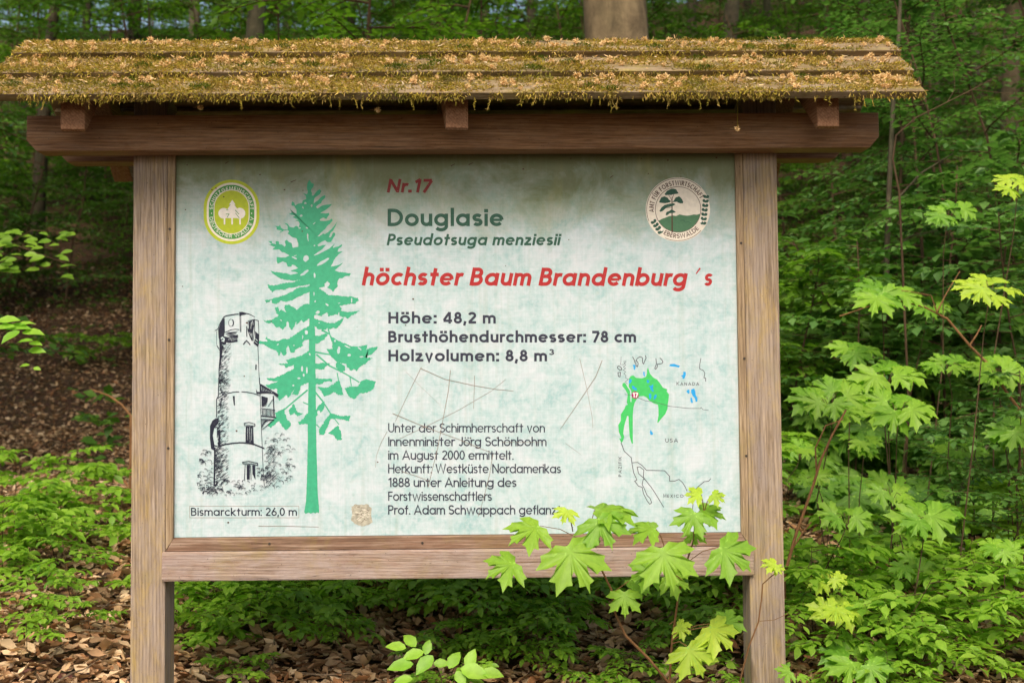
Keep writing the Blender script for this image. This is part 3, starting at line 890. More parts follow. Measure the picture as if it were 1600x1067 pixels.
pa([(690,170),(695,310),(670,470)], 8); pa([(745,190),(752,380)], 7); pa([(698,172),(752,188)], 7)
k.fill(A([(700,330),(730,360),(758,380),(752,505),(740,552),(700,520),(676,500),(700,430)]))
k.ribbon(A([(706,440),(735,468)], ), 1.0, 1); k.ribbon(A([(690,470),(735,505)]), .6, 1)
pa([(534,518),(555,488),(580,464),(608,490),(632,525)], 14)
pa([(738,540),(745,700),(752,900),(760,1067)], 7); pa([(713,795),(710,868)], 17)
# lower half
pb([(250,0),(247,150),(232,180),(232,330)], 7); pb([(590,0),(600,300),(612,570),(620,760),(630,905)], 4.5)
pb([(240,172),(280,145),(330,128),(380,119),(420,117)], 6); pb([(440,117),(480,119),(540,130),(595,150)], 6)
k.fill(B([(366,152),(383,152),(384,230),(376,230)]))
pb([(245,575),(300,555),(360,546),(420,540),(480,542),(550,556),(630,588)], 11)
pb([(218,580),(212,900)], 13)
k.fill(B([(252,335),(225,338),(198,356),(178,400),(176,500),(186,590),(212,606),(214,560),(200,480),(212,420),(245,380)]))
k.fill(B([(252,432),(240,440),(238,470),(246,480),(246,580),(262,575),(262,432)])); pb([(214,415),(238,410),(238,500)], 6); pb([(206,560),(245,575)], 8)
for i in range(230):
    t = rng.random()
    y = 0 + t * 560
    wdt = 78 * rng.random() ** 1.5
    x = (252 if t < .3 else 240) + wdt
    pb([(x, y + 6), (x + 14 + rng.uniform(0, 10), y - 5)], rng.uniform(3, 6) * (1.15 - wdt / 120), 2)
for i in range(190):
    y = 580 + rng.random() * 320
    wdt = 100 * rng.random() ** 1.4
    pb([(215 + wdt, y + 8), (232 + wdt + rng.uniform(0, 10), y - 8)], rng.uniform(3, 6.5) * (1.15 - wdt / 150), 2)
pb([(462,378),(500,370),(552,384),(550,402),(500,396),(466,398),(462,378)], 5)
k.fill(B([(476,402),(536,402),(542,552),(474,546)])); 
for pts in ([(508,410),(512,540)], [(492,420),(492,520)], [(526,420),(524,520)]): k.ribbon(B(pts), .55, 1, .3)
pb([(448,702),(500,694),(576,712),(574,728),(520,716),(452,714),(448,702)], 6)
pb([(470,720),(464,850)], 5); k.fill(B([(484,724),(510,724),(508,846),(484,846)])); k.fill(B([(530,726),(553,728),(555,846),(532,800)])); pb([(515,726),(520,850)], 4)
k.fill(B([(595,48),(620,62),(750,140),(738,164),(700,130),(640,128),(565,132),(560,90),(572,118),(595,118)]))
for i in range(7): k.ribbon(B([(604 + i * 14, 72 + i * 9), (612 + i * 14, 112)]), .5, 1)
k.fill(B([(606,150),(660,168),(655,200),(640,232),(608,240)])); pb([(705,150),(712,325)], 9); pb([(660,240),(700,180)], 4); pb([(606,255),(720,268)], 6)
for i in range(9): pb([(612 + i * 11, 262 + i), (614 + i * 11, 318 + i * 1.2)], 3.4 if i % 3 else 6)
pb([(602,316),(660,322),(728,330)], 9); pb([(603,346),(712,350)], 9); pb([(704,352),(612,432)], 5)
for i in range(6): pb([(606, 420 - i * 12), (640 - i * 2 + i * 9, 356)], 4)
def squiggles(n, cx, cy, rx, ry, r0, r1, w, test=None):
    c = 0
    while c < n:
        x, y = cx + rng.uniform(-rx, rx), cy + rng.uniform(-ry, ry)
        if ((x - cx) / rx) ** 2 + ((y - cy) / ry) ** 2 > 1 or (test and not test(x, y)): continue
        r = rng.uniform(r0, r1)
        a = rng.uniform(-30, 70)
        pb(arc(x, y, r, r * .8, 180 + a, 180 + a + rng.uniform(110, 200), 7), w * rng.uniform(.7, 1.2), w * .4)
        c += 1
squiggles(95, 745, 690, 140, 235, 9, 24, 4.5, lambda x, y: x > 632)
squiggles(44, 140, 800, 72, 190, 10, 28, 5, lambda x, y: x < 208)
squiggles(66, 370, 915, 290, 66, 8, 20, 5)
squiggles(24, 190, 940, 90, 40, 12, 30, 5.5)
squiggles(28, 620, 800, 60, 60, 8, 18, 7)
for i in range(46):
    x, y = 632 + rng.random() * 75, 560 + rng.random() * 340
    pb([(x, y + 26), (x + 34 + rng.uniform(0, 14), y - 18)], 3.8, 1.5)
k.build("tower_drawing", [I_navy, M_panel])

# ---------------------------------------------------------------- the printed map
k = Ink()
m1 = lambda pts: [(955 + x / 7.112, 550 + y / 7.112) for x, y in pts]
m2 = lambda pts: [(940 + x / 3.558, 540 + y / 3.558) for x, y in pts]
k.fill(m1([(408,172),(418,200),(430,240),(470,285),(510,305),(545,350),(575,395),(622,412),(616,438),(642,470),(636,540),(628,580),(626,630),(600,690),(560,735),(520,785),(512,778),(526,700),(524,620),(520,585),(470,568),(420,535),(395,505),(360,488),(320,490),(285,520),(262,560),(246,620),(240,700),(240,880),(240,1015),(228,1015),(205,940),(196,800),(192,712),(178,708),(166,745),(150,800),(140,850),(134,905),(145,940),(132,985),(112,1010),(88,955),(105,962),(112,950),(86,890),(78,810),(108,760),(108,690),(150,625),(160,595),(185,582),(172,560),(184,470),(158,420),(122,375),(128,345),(152,340),(170,365),(190,400),(200,330),(195,300),(215,268),(245,258),(275,285),(340,292),(385,275),(398,240),(398,200)]))
k.fill(m1([(165,345),(200,395),(222,430),(228,480),(224,555),(214,552),(210,480),(208,430),(180,385)]), 4)
for cx, cy, pts in ((255,165,[(-18,-22),(10,-25),(16,0),(8,35),(-4,30),(-6,0)]),(368,245,[(-14,-26),(6,-24),(2,0),(12,20),(0,24),(-10,10)]),(700,150,[(-55,5),(-45,-15),(0,-20),(30,-8),(66,4),(50,22),(20,14),(-20,10)]),(805,255,[(-5,-36),(24,-34),(24,0),(8,40),(-12,42),(-14,16),(-30,14),(-20,2),(-4,-4)]),
                     (212,326,[(-8,-24),(12,-26),(16,-4),(2,20),(-14,22),(-18,4)]),(258,400,[(-28,-26),(-8,-24),(10,-4),(28,4),(24,26),(-4,16),(-24,4)]),(408,326,[(-14,-14),(6,-18),(16,0),(10,16),(-10,16)]),(445,400,[(-30,-28),(0,-24),(20,-44),(22,-14),(14,0),(30,36),(12,40),(-6,16),(-14,-8)]),(434,492,[(-14,-28),(10,-30),(12,10),(2,32),(-12,20)]),(488,498,[(0,-28),(18,-24),(12,10),(-4,28),(-18,24),(-12,-4)]),
                     (852,438,[(-18,0),(0,-22),(16,-20),(18,18),(6,24)]),(922,480,[(-34,-66),(0,-76),(14,-40),(16,-4),(36,30),(36,70),(16,72),(8,30),(-18,4),(-34,-30)]),(893,535,[(-14,-26),(4,-30),(10,0),(16,24),(2,32),(-10,14)]),(446,890,[(-16,0),(-6,-32),(2,-10),(18,10),(14,28),(-10,28)])):
    k.fill(m1([(cx + a, cy + b) for a, b in pts]), 1)
def line(pts, w=1.1, f=m2): k.ribbon(f(pts), w, 2)
line([(110,50),(108,110),(100,138),(135,140),(160,115),(165,100),(140,105),(148,125),(160,145),(135,165),(160,180),(135,200),(160,220),(140,240),(165,260),(160,285),(190,300),(170,320),(155,330),(180,355)], .6, m1)
line([(85,155),(110,170),(118,195),(95,200),(70,180),(72,160),(85,155)], 1.2, m1); line([(75,228),(104,225),(98,275),(80,270),(75,228)], 1.2, m1)
line([(236,52),(256,85),(262,112),(275,125),(275,150),(292,162),(300,130),(294,108),(275,100),(290,70),(320,52),(345,62),(350,120),(360,132),(378,85),(388,70),(380,36)], 1.2, m1)
line([(497,70),(502,130),(484,182),(496,190),(512,165),(512,135),(560,128),(575,112),(562,85),(540,66)], 1.2, m1)
line([(997,68),(985,130),(982,185),(1025,205),(1040,235),(1030,285),(1050,290),(1050,328)], 1.0, m1)
line([(150,470),(240,478),(310,512),(380,540),(470,552),(560,575),(640,600),(740,612),(860,625),(990,626),(1000,614),(1018,638),(1082,648)], .7, m1)
line([(108,1005),(128,1050)], 1.2, m1)
line([(112,548),(125,585),(165,622),(168,650),(200,648),(225,665),(250,692),(350,694),(378,725),(378,752),(405,752),(430,742),(450,760),(465,785),(475,808)])
line([(168,650),(178,705),(196,745),(184,752),(205,780),(225,785),(232,820),(255,865),(268,880),(278,872),(270,848),(252,830),(238,795),(225,770),(232,740),(245,745),(228,730),(205,710),(198,675),(212,672),(235,690),(232,730),(255,760),(275,785),(292,810),(345,897)])
line([(608,737),(595,752),(570,755),(540,780),(515,805),(520,850),(510,870),(505,910)])
k.fill([(992.4 + 5.6 * math.cos(a), 617.2 + 5.6 * math.sin(a)) for a in [i * math.pi / 12 for i in range(24)]], 3)
k.text("17", 988.8, 996.6, 621, 7.8, .22, .7, 0, 5)
def smallcaps(s, x0, x1, base, c0, c1, w=.13):
    n1 = c0 * .82
    sp = (x1 - x0 - n1) / (len(s) - 1)
    k.text(s[0], x0, x0 + n1, base, c0, w, .7, 0, 2)
    k.text(s[1:], x0 + n1 + 1.2, x1, base, c1, w * 1.2, .7, 0, 2, gap=.3)
smallcaps("KANADA", 1057, 1092.5, 602, 5.6, 4.8); smallcaps("MEXICO", 1036.5, 1068, 777, 5.8, 4.8)
k.text("USA", 1039.5, 1059.5, 691, 6.2, .14, .7, 0, 2, gap=.22)
def upright(s, x, y0, y1, cap):
    xx, it = 0.0, []
    for ch in s:
        a, st = glyph(ch, .14, .7, 1, .3); it.append((xx, st)); xx += a + .28
    kk = (y0 - y1) / (xx - .28)
    for gx, st in it:
        for pl in st: k.ribbon([(x - v * cap, y0 - (gx + u) * kk) for u, v in pl], cap * .15, 2)
upright("PAZIFIK", 971.3, 744.5, 713, 5.0)
k.build("map_picture", [I_map, I_blue, I_grey, I_plum, M_panel, I_white])

# ---------------------------------------------------------------- the two emblems
k = Ink()
E1 = lambda x, y: (300 + x / 8.89, 270 + y / 8.89)
def capsule(r): return [E1(550 + r * math.sin(rad(a)), (480 if abs(a) <= 90 else 610) - r * math.cos(rad(a))) for a in [i * 6 - 90 for i in range(31)]] + \
    [E1(550 + r * math.sin(rad(a)), 610 - r * math.cos(rad(a))) for a in [90 + i * 6 for i in range(31)]]
def disc(r, mi):
    top = [E1(550 + r * math.cos(rad(180 - i * 6)), 485 - r * math.sin(rad(180 - i * 6))) for i in range(31)]
    bot = [E1(550 + r * math.cos(rad(-i * 6)), 607 - r * math.sin(rad(-i * 6))) for i in range(31)]
    k.fill(top + bot, mi)
for r, mi in ((387, 0), (345, 2), (316, 1), (250, 2), (238, 0)): disc(r, mi)
k.text_on_arc("SCHUTZGEMEINSCHAFT", *E1(550, 498), 257 / 8.89, 0, 186, 48 / 8.89, .16, 3)
k.text_on_arc("DEUTSCHER WALD E V", *E1(550, 596), 308 / 8.89, 180, 172, 46 / 8.89, .16, 3, inside=True)
for x in (272, 828): k.fill([E1(x + 8 * math.cos(a), 565 + 8 * math.sin(a)) for a in [i * math.pi / 4 for i in range(8)]], 3)
for cx, cy, r in ((440, 565, 74), (665, 565, 76)): k.fill([E1(cx + r * math.cos(a), cy + r * math.sin(a)) for a in [i * math.pi / 14 for i in range(28)]], 4)
k.fill([E1(*p) for p in ((560,378),(605,445),(588,445),(640,520),(615,520),(655,590),(640,632),(480,632),(465,580),(505,520),(485,520),(535,445),(515,445))], 4)
for pts in ([(475,520),(505,520)], [(470,575),(515,575),(490,620)], [(605,560),(665,640)], [(520,455),(535,445)], [(600,520),(655,580)]): k.ribbon([E1(*p) for p in pts], 1.0, 1)
for x in (452, 558, 668): k.ribbon([E1(x, 625), E1(x, 720)], 2.4, 4)
k.build("emblem", [I_lime, I_mgreen, I_cream, I_white, I_white])
k = Ink()
E2 = lambda x, y: (990 + x / 8.89, 270 + y / 8.89)
def ring(cx, cy, r): return [E2(cx + r * math.cos(a), cy + r * math.sin(a)) for a in [i * math.pi / 30 for i in range(61)]]
k.fill(ring(615, 512, 446)[:-1], 0)
k.ribbon([E2(615 + 433 * math.cos(rad(a)), 512 + 433 * math.sin(rad(a))) for a in range(115, 158, 4)][::-1] and [E2(615 + 433 * math.cos(rad(a)), 512 + 433 * math.sin(rad(a))) for a in range(158, 322, 4)], .75, 1)
k.ribbon([E2(615 + 433 * math.cos(rad(a)), 512 + 433 * math.sin(rad(a))) for a in range(42, 118, 4)], .75, 1)
k.fill(ring(618, 512, 316)[:-1], 4)
hill = [(346, 668), (400, 640), (450, 622), (490, 605), (545, 595), (590, 602), (640, 580), (690, 592), (740, 598), (790, 592), (840, 580), (880, 585), (921, 570)]
arc_b = [(618 + 312 * math.cos(rad(a)), 512 + 312 * math.sin(rad(a))) for a in range(12, 150, 6)]
k.fill([E2(*p) for p in hill + arc_b], 2)
k.ribbon([E2(*p) for p in ((640,665),(690,655),(720,690),(760,680),(800,700))], .5, 3)
k.ribbon(ring(618, 512, 316), .8, 1)
k.ribbon([E2(536, 828), E2(534, 600), E2(534, 340)], 2.2, 1, 1.4)
for pts in ([(534,400),(500,330),(480,300)], [(534,360),(560,300)], [(534,410),(600,400)], [(534,410),(470,400)], [(534,480),(460,490)]): k.ribbon([E2(*p) for p in pts], .7, 1)
rng = random.Random(3)
for pts in ([(430,295),(470,250),(530,222),(590,230),(610,265),(625,290),(560,300),(520,312),(480,310),(445,315)], [(355,400),(385,345),(430,330),(475,350),(495,380),(520,390),(500,415),(440,425),(390,420),(360,418)], [(545,408),(580,350),(630,328),(665,360),(690,400),(685,428),(640,425),(600,405)],
            [(358,530),(390,480),(430,450),(500,432),(560,425),(580,440),(540,465),(480,480),(440,500),(400,535),(370,545)], [(445,590),(455,550),(500,530),(530,510),(590,550),(550,560),(500,565),(465,592)]):
    k.fill(jag([E2(*p) for p in pts], .25, 1.6, rng), 3)
for cx, cy, ln, an, n in ((985, 540, 370, 96, 7), (340, 770, 170, 55, 4)):
    for i in range(n):
        t = i / (n - 1) - .5
        x, y = cx + ln * t * math.cos(rad(an)), cy + ln * t * math.sin(rad(an))
        for s in (-1, 1):
            a = rad(an + 180 + s * 42)
            L_ = 58
            k.fill(jag([E2(x + L_ * u * math.cos(a) - v * math.sin(a), y + L_ * u * math.sin(a) + v * math.cos(a)) for u, v in ((0, 0), (.35, 20), (.75, 20), (1, 0), (.75, -20), (.35, -20))], .3, 1.2, rng), 3)
for cx, cy in ((932, 670), (392, 790)): k.fill([E2(cx + 18 * math.cos(a), cy + 26 * math.sin(a)) for a in [i * math.pi / 6 for i in range(12)]], 5)
k.text_on_arc("AMT FÜR FORSTWIRTSCHAFT", *E2(618, 512), 338 / 8.89, -16, 160, 66 / 8.89, .17, 1)
k.text_on_arc("EBERSWALDE", *E2(618, 512), 398 / 8.89, 172, 78, 62 / 8.89, .17, 1, inside=True)
k.build("emblem", [I_cream, I_brown, I_hill, I_dgreen, I_cream, I_white])

# ---------------------------------------------------------------- scratches and glue
sc = lambda pts: [(560 + x / 3.5575, 560 + y / 3.5575) for x, y in pts]
SCR = [(sc(p_), w_) for p_, w_ in (([(350,48),(290,170),(205,350)], .8), ([(345,55),(480,115),(640,150),(770,172),(862,180)], .9), ([(512,65),(500,180),(470,340),(440,500),(405,640),(388,715)], .9), ([(646,95),(640,280)], .8),
               ([(190,305),(370,380),(560,450),(735,522)], .9), ([(748,530),(730,640),(695,780),(665,880)], .7), ([(230,445),(400,365),(560,285),(740,180),(820,115)], .6), ([(160,405),(125,470),(100,540),(95,605)], .6),
               ([(1230,0),(1270,170),(1300,330),(1303,385)], .6), ([(1355,10),(1320,100),(1240,220),(1165,330),(1122,392)], .9), ([(245,628),(330,655),(390,680)], .8), ([(800,465),(1030,465)], .5), ([(265,75),(350,160),(450,255)], .35), ([(1150,470),(1235,532)], .4))]
SCR.append(([(404, 821.5), (450, 821.5), (498, 823)], .8))
for i, (p_, w_) in enumerate(SCR):
    k = Ink(3 + .3 * (i % 6))
    k.ribbon(p_, w_, 0, w_ * .7)
    k.build("scratch", M_scratch)
k = Ink(3)
rng = random.Random(8)
for i in range(34):
    x, y = rng.uniform(275, 1150), rng.uniform(245, 835) if i > 14 else rng.uniform(243, 300)
    r = rng.uniform(.6, 1.5)
    k.fill(jag([(x + r * math.cos(a) * 1.3, y + r * math.sin(a)) for a in [q * math.pi / 3 for q in range(6)]], .3, .7, rng), 1)
for x, y, s in ((355, 254, 1), (459, 283, 1.6), (708, 258, 1.2), (736, 256, 1.3), (956, 276, .9)):
    k.ribbon([(x - 3 * s, y + 2), (x, y), (x + 2.5 * s, y - 1.5)], 1.3, 1, .7)
tag(k.build("dirt_specks", [M_scratch, I_brown]), kind="stuff")
k = Ink(2)
k.fill(jag([(549, 791), (556, 787), (566, 788), (574, 787), (581, 794), (580, 806), (582, 816), (575, 820), (565, 822), (556, 819), (548, 812), (550, 800)], 1.0, 2.2, rng), 0)
for i in range(26):
    a = rng.uniform(0, 6.28); r = rng.uniform(2, 13)
    x, y = 565 + r * math.cos(a), 804 + r * math.sin(a)
    k.ribbon([(x - 2.2, y + rng.uniform(-2, 2)), (x, y), (x + 2.2, y + rng.uniform(-2, 2))], .8, rng.randint(1, 2), .4)
k.build("glue_residue", [M_glue, I_brown, I_cream])

# ================================================================ leaves in bulk
class Leaves:
    """many small leaf-shaped faces gathered into one mesh"""
    def __init__(self, template):
        self.tv, self.tf = np.array(template[0], float), np.array(template[1], int)
        self.rows = []

    def add(self, pos, tip, nrm, size, width=1.0):
        self.rows.append((*pos, *tip, *nrm, size, width))

    def build(self, name, mat, parent=None, smooth=False, vein=None):
        a = np.array(self.rows, float)
        P, T, Nn, S, Wd = a[:, 0:3], a[:, 3:6], a[:, 6:9], a[:, 9], a[:, 10]
        T = T / np.maximum(1e-9, np.linalg.norm(T, axis=1))[:, None]
        X = np.cross(T, Nn); X = X / np.maximum(1e-9, np.linalg.norm(X, axis=1))[:, None]
        Z = np.cross(X, T)
        if vein is not None:
            tv, tf = np.vstack([self.tv, np.array(VEINS[0])]), np.vstack([self.tf, np.array(VEINS[1]) + len(self.tv)])
        else: tv, tf = self.tv, self.tf
        V = P[:, None, :] + S[:, None, None] * (tv[None, :, 0:1] * Wd[:, None, None] * X[:, None, :] + tv[None, :, 1:2] * T[:, None, :] + tv[None, :, 2:3] * Z[:, None, :])
        n, k = len(a), len(tv)
        Fc = tf[None, :, :] + (np.arange(n) * k)[:, None, None]
        if vein is not None:
            mi = np.tile(np.concatenate([np.zeros(len(self.tf), int), np.ones(len(VEINS[1]), int)]), n)
            return tri_mesh(name, V.reshape(-1, 3), Fc.reshape(-1, 3), [mat, vein], parent, midx=mi, smooth=smooth)
        return tri_mesh(name, V.reshape(-1, 3), Fc.reshape(-1, 3), mat, parent, smooth=smooth)


# oval beech leaf: folded along the midrib, tip bent down
T_BEECH = ([(0, 0, 0), (0, .30, -.015), (0, .66, -.01), (0, 1, -.10), (-.17, .13, .04), (-.285, .40, .07), (-.205, .70, .04), (.17, .13, .04), (.285, .40, .07), (.205, .70, .04), (-.07, .90, -.05), (.07, .90, -.05)],
           [(0, 1, 4), (4, 1, 5), (1, 2, 5), (5, 2, 6), (6, 2, 10), (10, 2, 3), (0, 7, 1), (7, 8, 1), (1, 8, 2), (8, 9, 2), (9, 11, 2), (11, 3, 2)])
T_FAR = ([(0, 0, 0), (0, .5, -.03), (0, 1, -.08), (-.30, .45, .06), (.30, .45, .06)], [(0, 1, 3), (1, 2, 3), (0, 4, 1), (1, 4, 2)])
T_DEAD = ([(0, 0, .06), (0, .35, 0), (0, .7, .02), (0, 1.04, .20), (-.17, .16, .09), (-.29, .46, .15), (-.17, .78, .10), (.17, .16, .06), (.29, .46, .22), (.17, .78, .19)],
          [(0, 1, 4), (4, 1, 5), (1, 2, 5), (5, 2, 6), (6, 2, 3), (0, 7, 1), (7, 8, 1), (1, 8, 2), (8, 9, 2), (9, 3, 2)])
T_BLADE = ([(-.10, 0, 0), (.10, 0, 0), (.09, .55, .06), (-.09, .55, .06), (0, 1, .22)], [(0, 1, 2), (0, 2, 3), (3, 2, 4)])
_half = [(.045, .87, 0), (.17, .835, -.02), (.125, .70, .01), (.15, .545, .05), (.25, .63, .03), (.285, .755, -.01), (.40, .715, -.01), (.66, .77, -.10), (.57, .56, -.02), (.665, .46, -.05), (.50, .385, .01), (.385, .285, .05), (.50, .27, .02), (.60, .24, -.02), (.78, .13, -.12), (.61, .06, -.03), (.57, -.06, -.05), (.40, -.03, .0), (.20, -.09, .02), (.06, .0, .01)]
_out = [(0, 1, -.12)] + _half + [(0, .02, 0)] + [(-x, y, z) for x, y, z in _half[::-1]]
T_MAPLE = ([(0, .16, 0)] + [(x, y, z - .16 * (x * x + (y - .16) ** 2)) for x, y, z in _out], [(0, i + 1, (i + 1) % len(_out) + 1) for i in range(len(_out))])
T_MAPLE = (T_MAPLE[0], [(a, c, b) for a, b, c in T_MAPLE[1]])

VEINS = ([], [])
for tx, ty, w_ in ((0, .96, .017), (.62, .74, .014), (-.62, .74, .014), (.74, .13, .012), (-.74, .13, .012)):
    d_ = np.array([tx, ty - .03]); ln_ = np.linalg.norm(d_); d_ = d_ / ln_; p_ = np.array([-d_[1], d_[0]])
    zz = lambda x, y, e: e - .16 * (x * x + (y - .16) ** 2)
    b_ = len(VEINS[0])
    for f_ in (0, .5, 1):
        c_ = np.array([0, .03]) + d_ * ln_ * f_
        tz = {0: .012, .5: .012, 1: -.10 * (1 if ty < .9 else 1.2)}[f_]
        e_ = (0, -.055, -.11)[int(f_ * 2)]
        for s_ in ((-1, 1) if f_ < 1 else (0,)):
            q_ = c_ + p_ * s_ * w_ * (1 - f_ * .5)
            VEINS[0].append((q_[0], q_[1], zz(q_[0], q_[1], e_ * (1.0 if abs(tx) < .7 else .95)) + .014))
    VEINS[1].extend([(b_, b_ + 2, b_ + 1), (b_ + 1, b_ + 2, b_ + 3), (b_ + 2, b_ + 4, b_ + 3)])

# ================================================================ moss and fallen flowers on the roof
WARM = (1.0, 0.9, 0.7, 1)
M_moss = leaf_mat("moss", [lin(104, 94, 36), lin(154, 138, 52), lin(186, 166, 72), lin(124, 120, 40), lin(194, 166, 98), lin(150, 124, 66)], 0.2, 0.85, 0.1, 0.05, WARM, ((lin(122, 100, 74), 14, .54, .4), (lin(84, 94, 30), 9, .56, .55), (lin(70, 58, 40), 26, .60, .35)))
M_moss_g = leaf_mat("green_moss_cushion", [lin(52, 66, 18), lin(84, 98, 26), lin(104, 112, 34)], 0.15, 0.85, 0.1, 0.0)
M_flower = leaf_mat("dry_flower", [lin(188, 148, 96), lin(216, 182, 128), lin(230, 206, 160), lin(202, 164, 106)], 0.15, 0.9, 0.1, 0.35, WARM)
M_scrap = leaf_mat("dry_scraps", [lin(138, 108, 70), lin(188, 154, 106), lin(206, 178, 134), lin(164, 128, 82), lin(208, 192, 164)], 0.15, 0.9, 0.1, 0.0, WARM)

nrng = np.random.default_rng(21)
spots = []                                              # free places for flowers
ends = [(at(44, 64, .04).x, at(1390, 66, .02).x), (at(0, 112, -.10).x, at(1416, 112, -.10).x), (at(-22, 145, -.2).x, at(1436, 145, -.2).x)]
scraps = Leaves(T_BLADE)
for kk in range(3):
    x0, x1 = ends[kk]
    bo, pt, s0, s1, lo, hi, T = roof_board(kk, -1, x0, x1)
    moss = Leaves(T_BLADE)
    cush = Leaves(T_BLADE)
    sv = max(s0, 0.0) if kk == 0 else 0.118 * kk - 0.004   # upper end of the bare part
    vdown = np.array([0, -cs, -sn]); nrm = np.array([0, -sn, cs])
    def surf(x, s, lift=0.0):
        f = (s - max(s0, 0.0)) / (s1 - max(s0, 0.0))
        y, z = pt(s, hi + T + (lo - hi) * f + lift)
        return np.array([x, y, z])
    dens = lambda x, s: pnoise(Vector((x * 5.0 + kk * 7, s * 22, kk * 3.1))) + 0.35 * pnoise(Vector((x * 17, s * 50, kk))) - 0.16 * (x / 1.2) + 0.14
    n = 0
    while n < 19000:
        x = nrng.uniform(x0 + .004, x1 - .004)
        s = nrng.uniform(sv, s1 + .001)
        d = dens(x, s)
        if nrng.random() > 0.60 + 1.8 * d: continue
        n += 1
        lean = vdown * nrng.normal(.55, .5) + np.array([nrng.normal(0, .7), 0, 0]) + nrm * abs(nrng.normal(.55, .3))
        moss.add(surf(x, s, -0.001 + max(0, d) * .003), lean, nrng.normal(0, 1, 3), nrng.uniform(.006, .0135), 1.25)
    for i in range((2600, 3200, 6000)[kk]):                               # fringe over the lower edge
        x = nrng.uniform(x0, x1)
        d = pnoise(Vector((x * 6 + kk * 4, kk * 9.0, 2))) + .5 * pnoise(Vector((x * 24, kk, 5))) - .12 * x + .1
        if nrng.random() > .30 + 1.9 * d: continue
        y, z = pt(s1 + .0015, lo + T * nrng.uniform(.1, 1.05))
        moss.add((x, y, z), (nrng.normal(0, .45), -.35 + nrng.normal(0, .3), -.8), nrng.normal(0, 1, 3), nrng.uniform(.005, .014), 1.1)
    moss_o = moss.build("moss", M_moss, bo)
    tag(moss_o, kind="stuff")
    for i in range((14, 16, 9)[kk]):                    # darker cushions of living moss
        xc, sc_ = nrng.uniform(x0 + .05, x1 - .1), nrng.uniform(sv + .012, s1 - .012)
        for j in range(90):
            a, r = nrng.uniform(0, 6.28), .019 * math.sqrt(nrng.random())
            p = surf(xc + r * math.cos(a) * 1.4, min(s1, max(sv, sc_ + r * math.sin(a) * .8)), .009 * max(0, 1 - r / .02))
            cush.add(p, nrm + nrng.normal(0, .55, 3), nrng.normal(0, 1, 3), nrng.uniform(.006, .011), 1.0)
    tag(cush.build("moss_cushion", M_moss_g, bo), kind="stuff")
    if kk == 2:                                         # strands that hang from the eave
        hang = MB()
        for i in range(95):
            x = nrng.uniform(x0 + .03, x1 - .05)
            if pnoise(Vector((x * 4, 3.3, 1))) + .25 < nrng.uniform(-.3, .5): continue
            y, z = pt(s1, lo + T * .2)
            ln = nrng.uniform(.010, .034) * (1.25 if nrng.random() < .25 else .9)
            p = [Vector((x, y - .002, z + .006))]
            for j in range(5): p.append(p[-1] + Vector((nrng.normal(0, .0018), nrng.normal(0, .001), -ln / 5)))
            hang.tube(p, .0011, .0007, 4)
            for j in range(int(ln * 700)):
                q = p[nrng.integers(0, 6)] + Vector((0, 0, nrng.normal(0, .002)))
                e_ = Vector(nrng.normal(0, 1, 3)) * .0032; e_.z -= .003
                hang.poly([q, q + e_, q + Vector((e_.y, e_.x, -.0025)) * .6])
        tag(hang.build("hanging_moss", M_moss, bo), kind="stuff")
    # brown scraps lying in the moss
    for i in range(1500):
        x, s = nrng.uniform(x0 + .01, x1 - .01), sv + (s1 - sv) * nrng.beta(1.3, 1.6)
        d = pnoise(Vector((x * 9, s * 30, kk + 11.0)))
        if nrng.random() > .40 + 1.3 * d: continue
        scraps.add(surf(x, s, .004 + nrng.uniform(0, .004)), np.array([nrng.normal(0, 1), nrng.normal(0, .5), nrng.normal(.1, .3)]), nrm + nrng.normal(0, .5, 3), nrng.uniform(.005, .013), nrng.uniform(.9, 2.0))
    for i in range((84, 98, 108)[kk]):
        for tries in range(30):
            x, s = nrng.uniform(x0 + .012, x1 - .012), sv + .008 + (s1 - sv - .014) * nrng.beta(1.1, 1.5)
            if pnoise(Vector((x * 7, s * 20, kk + 4.0))) + .22 > nrng.uniform(-.2, .75): break
        spots.append((surf(x, s, .0065), nrm))
for kk in range(3):
    bo, *_ = roof_board(kk, 1, ends[kk][0] + .01, ends[kk][1] - .01)
# ridge strip
rp = [(RIDGE_Y - .022, RIDGE_Z - .022), (RIDGE_Y, RIDGE_Z - .006), (RIDGE_Y + .022, RIDGE_Z - .022), (RIDGE_Y + .022, RIDGE_Z - .030), (RIDGE_Y - .022, RIDGE_Z - .030)]

tag(scraps.build("flower_scraps", M_scrap), "brown dry scraps of beech flowers littering the mossy roof boards", "flower scraps", kind="stuff")

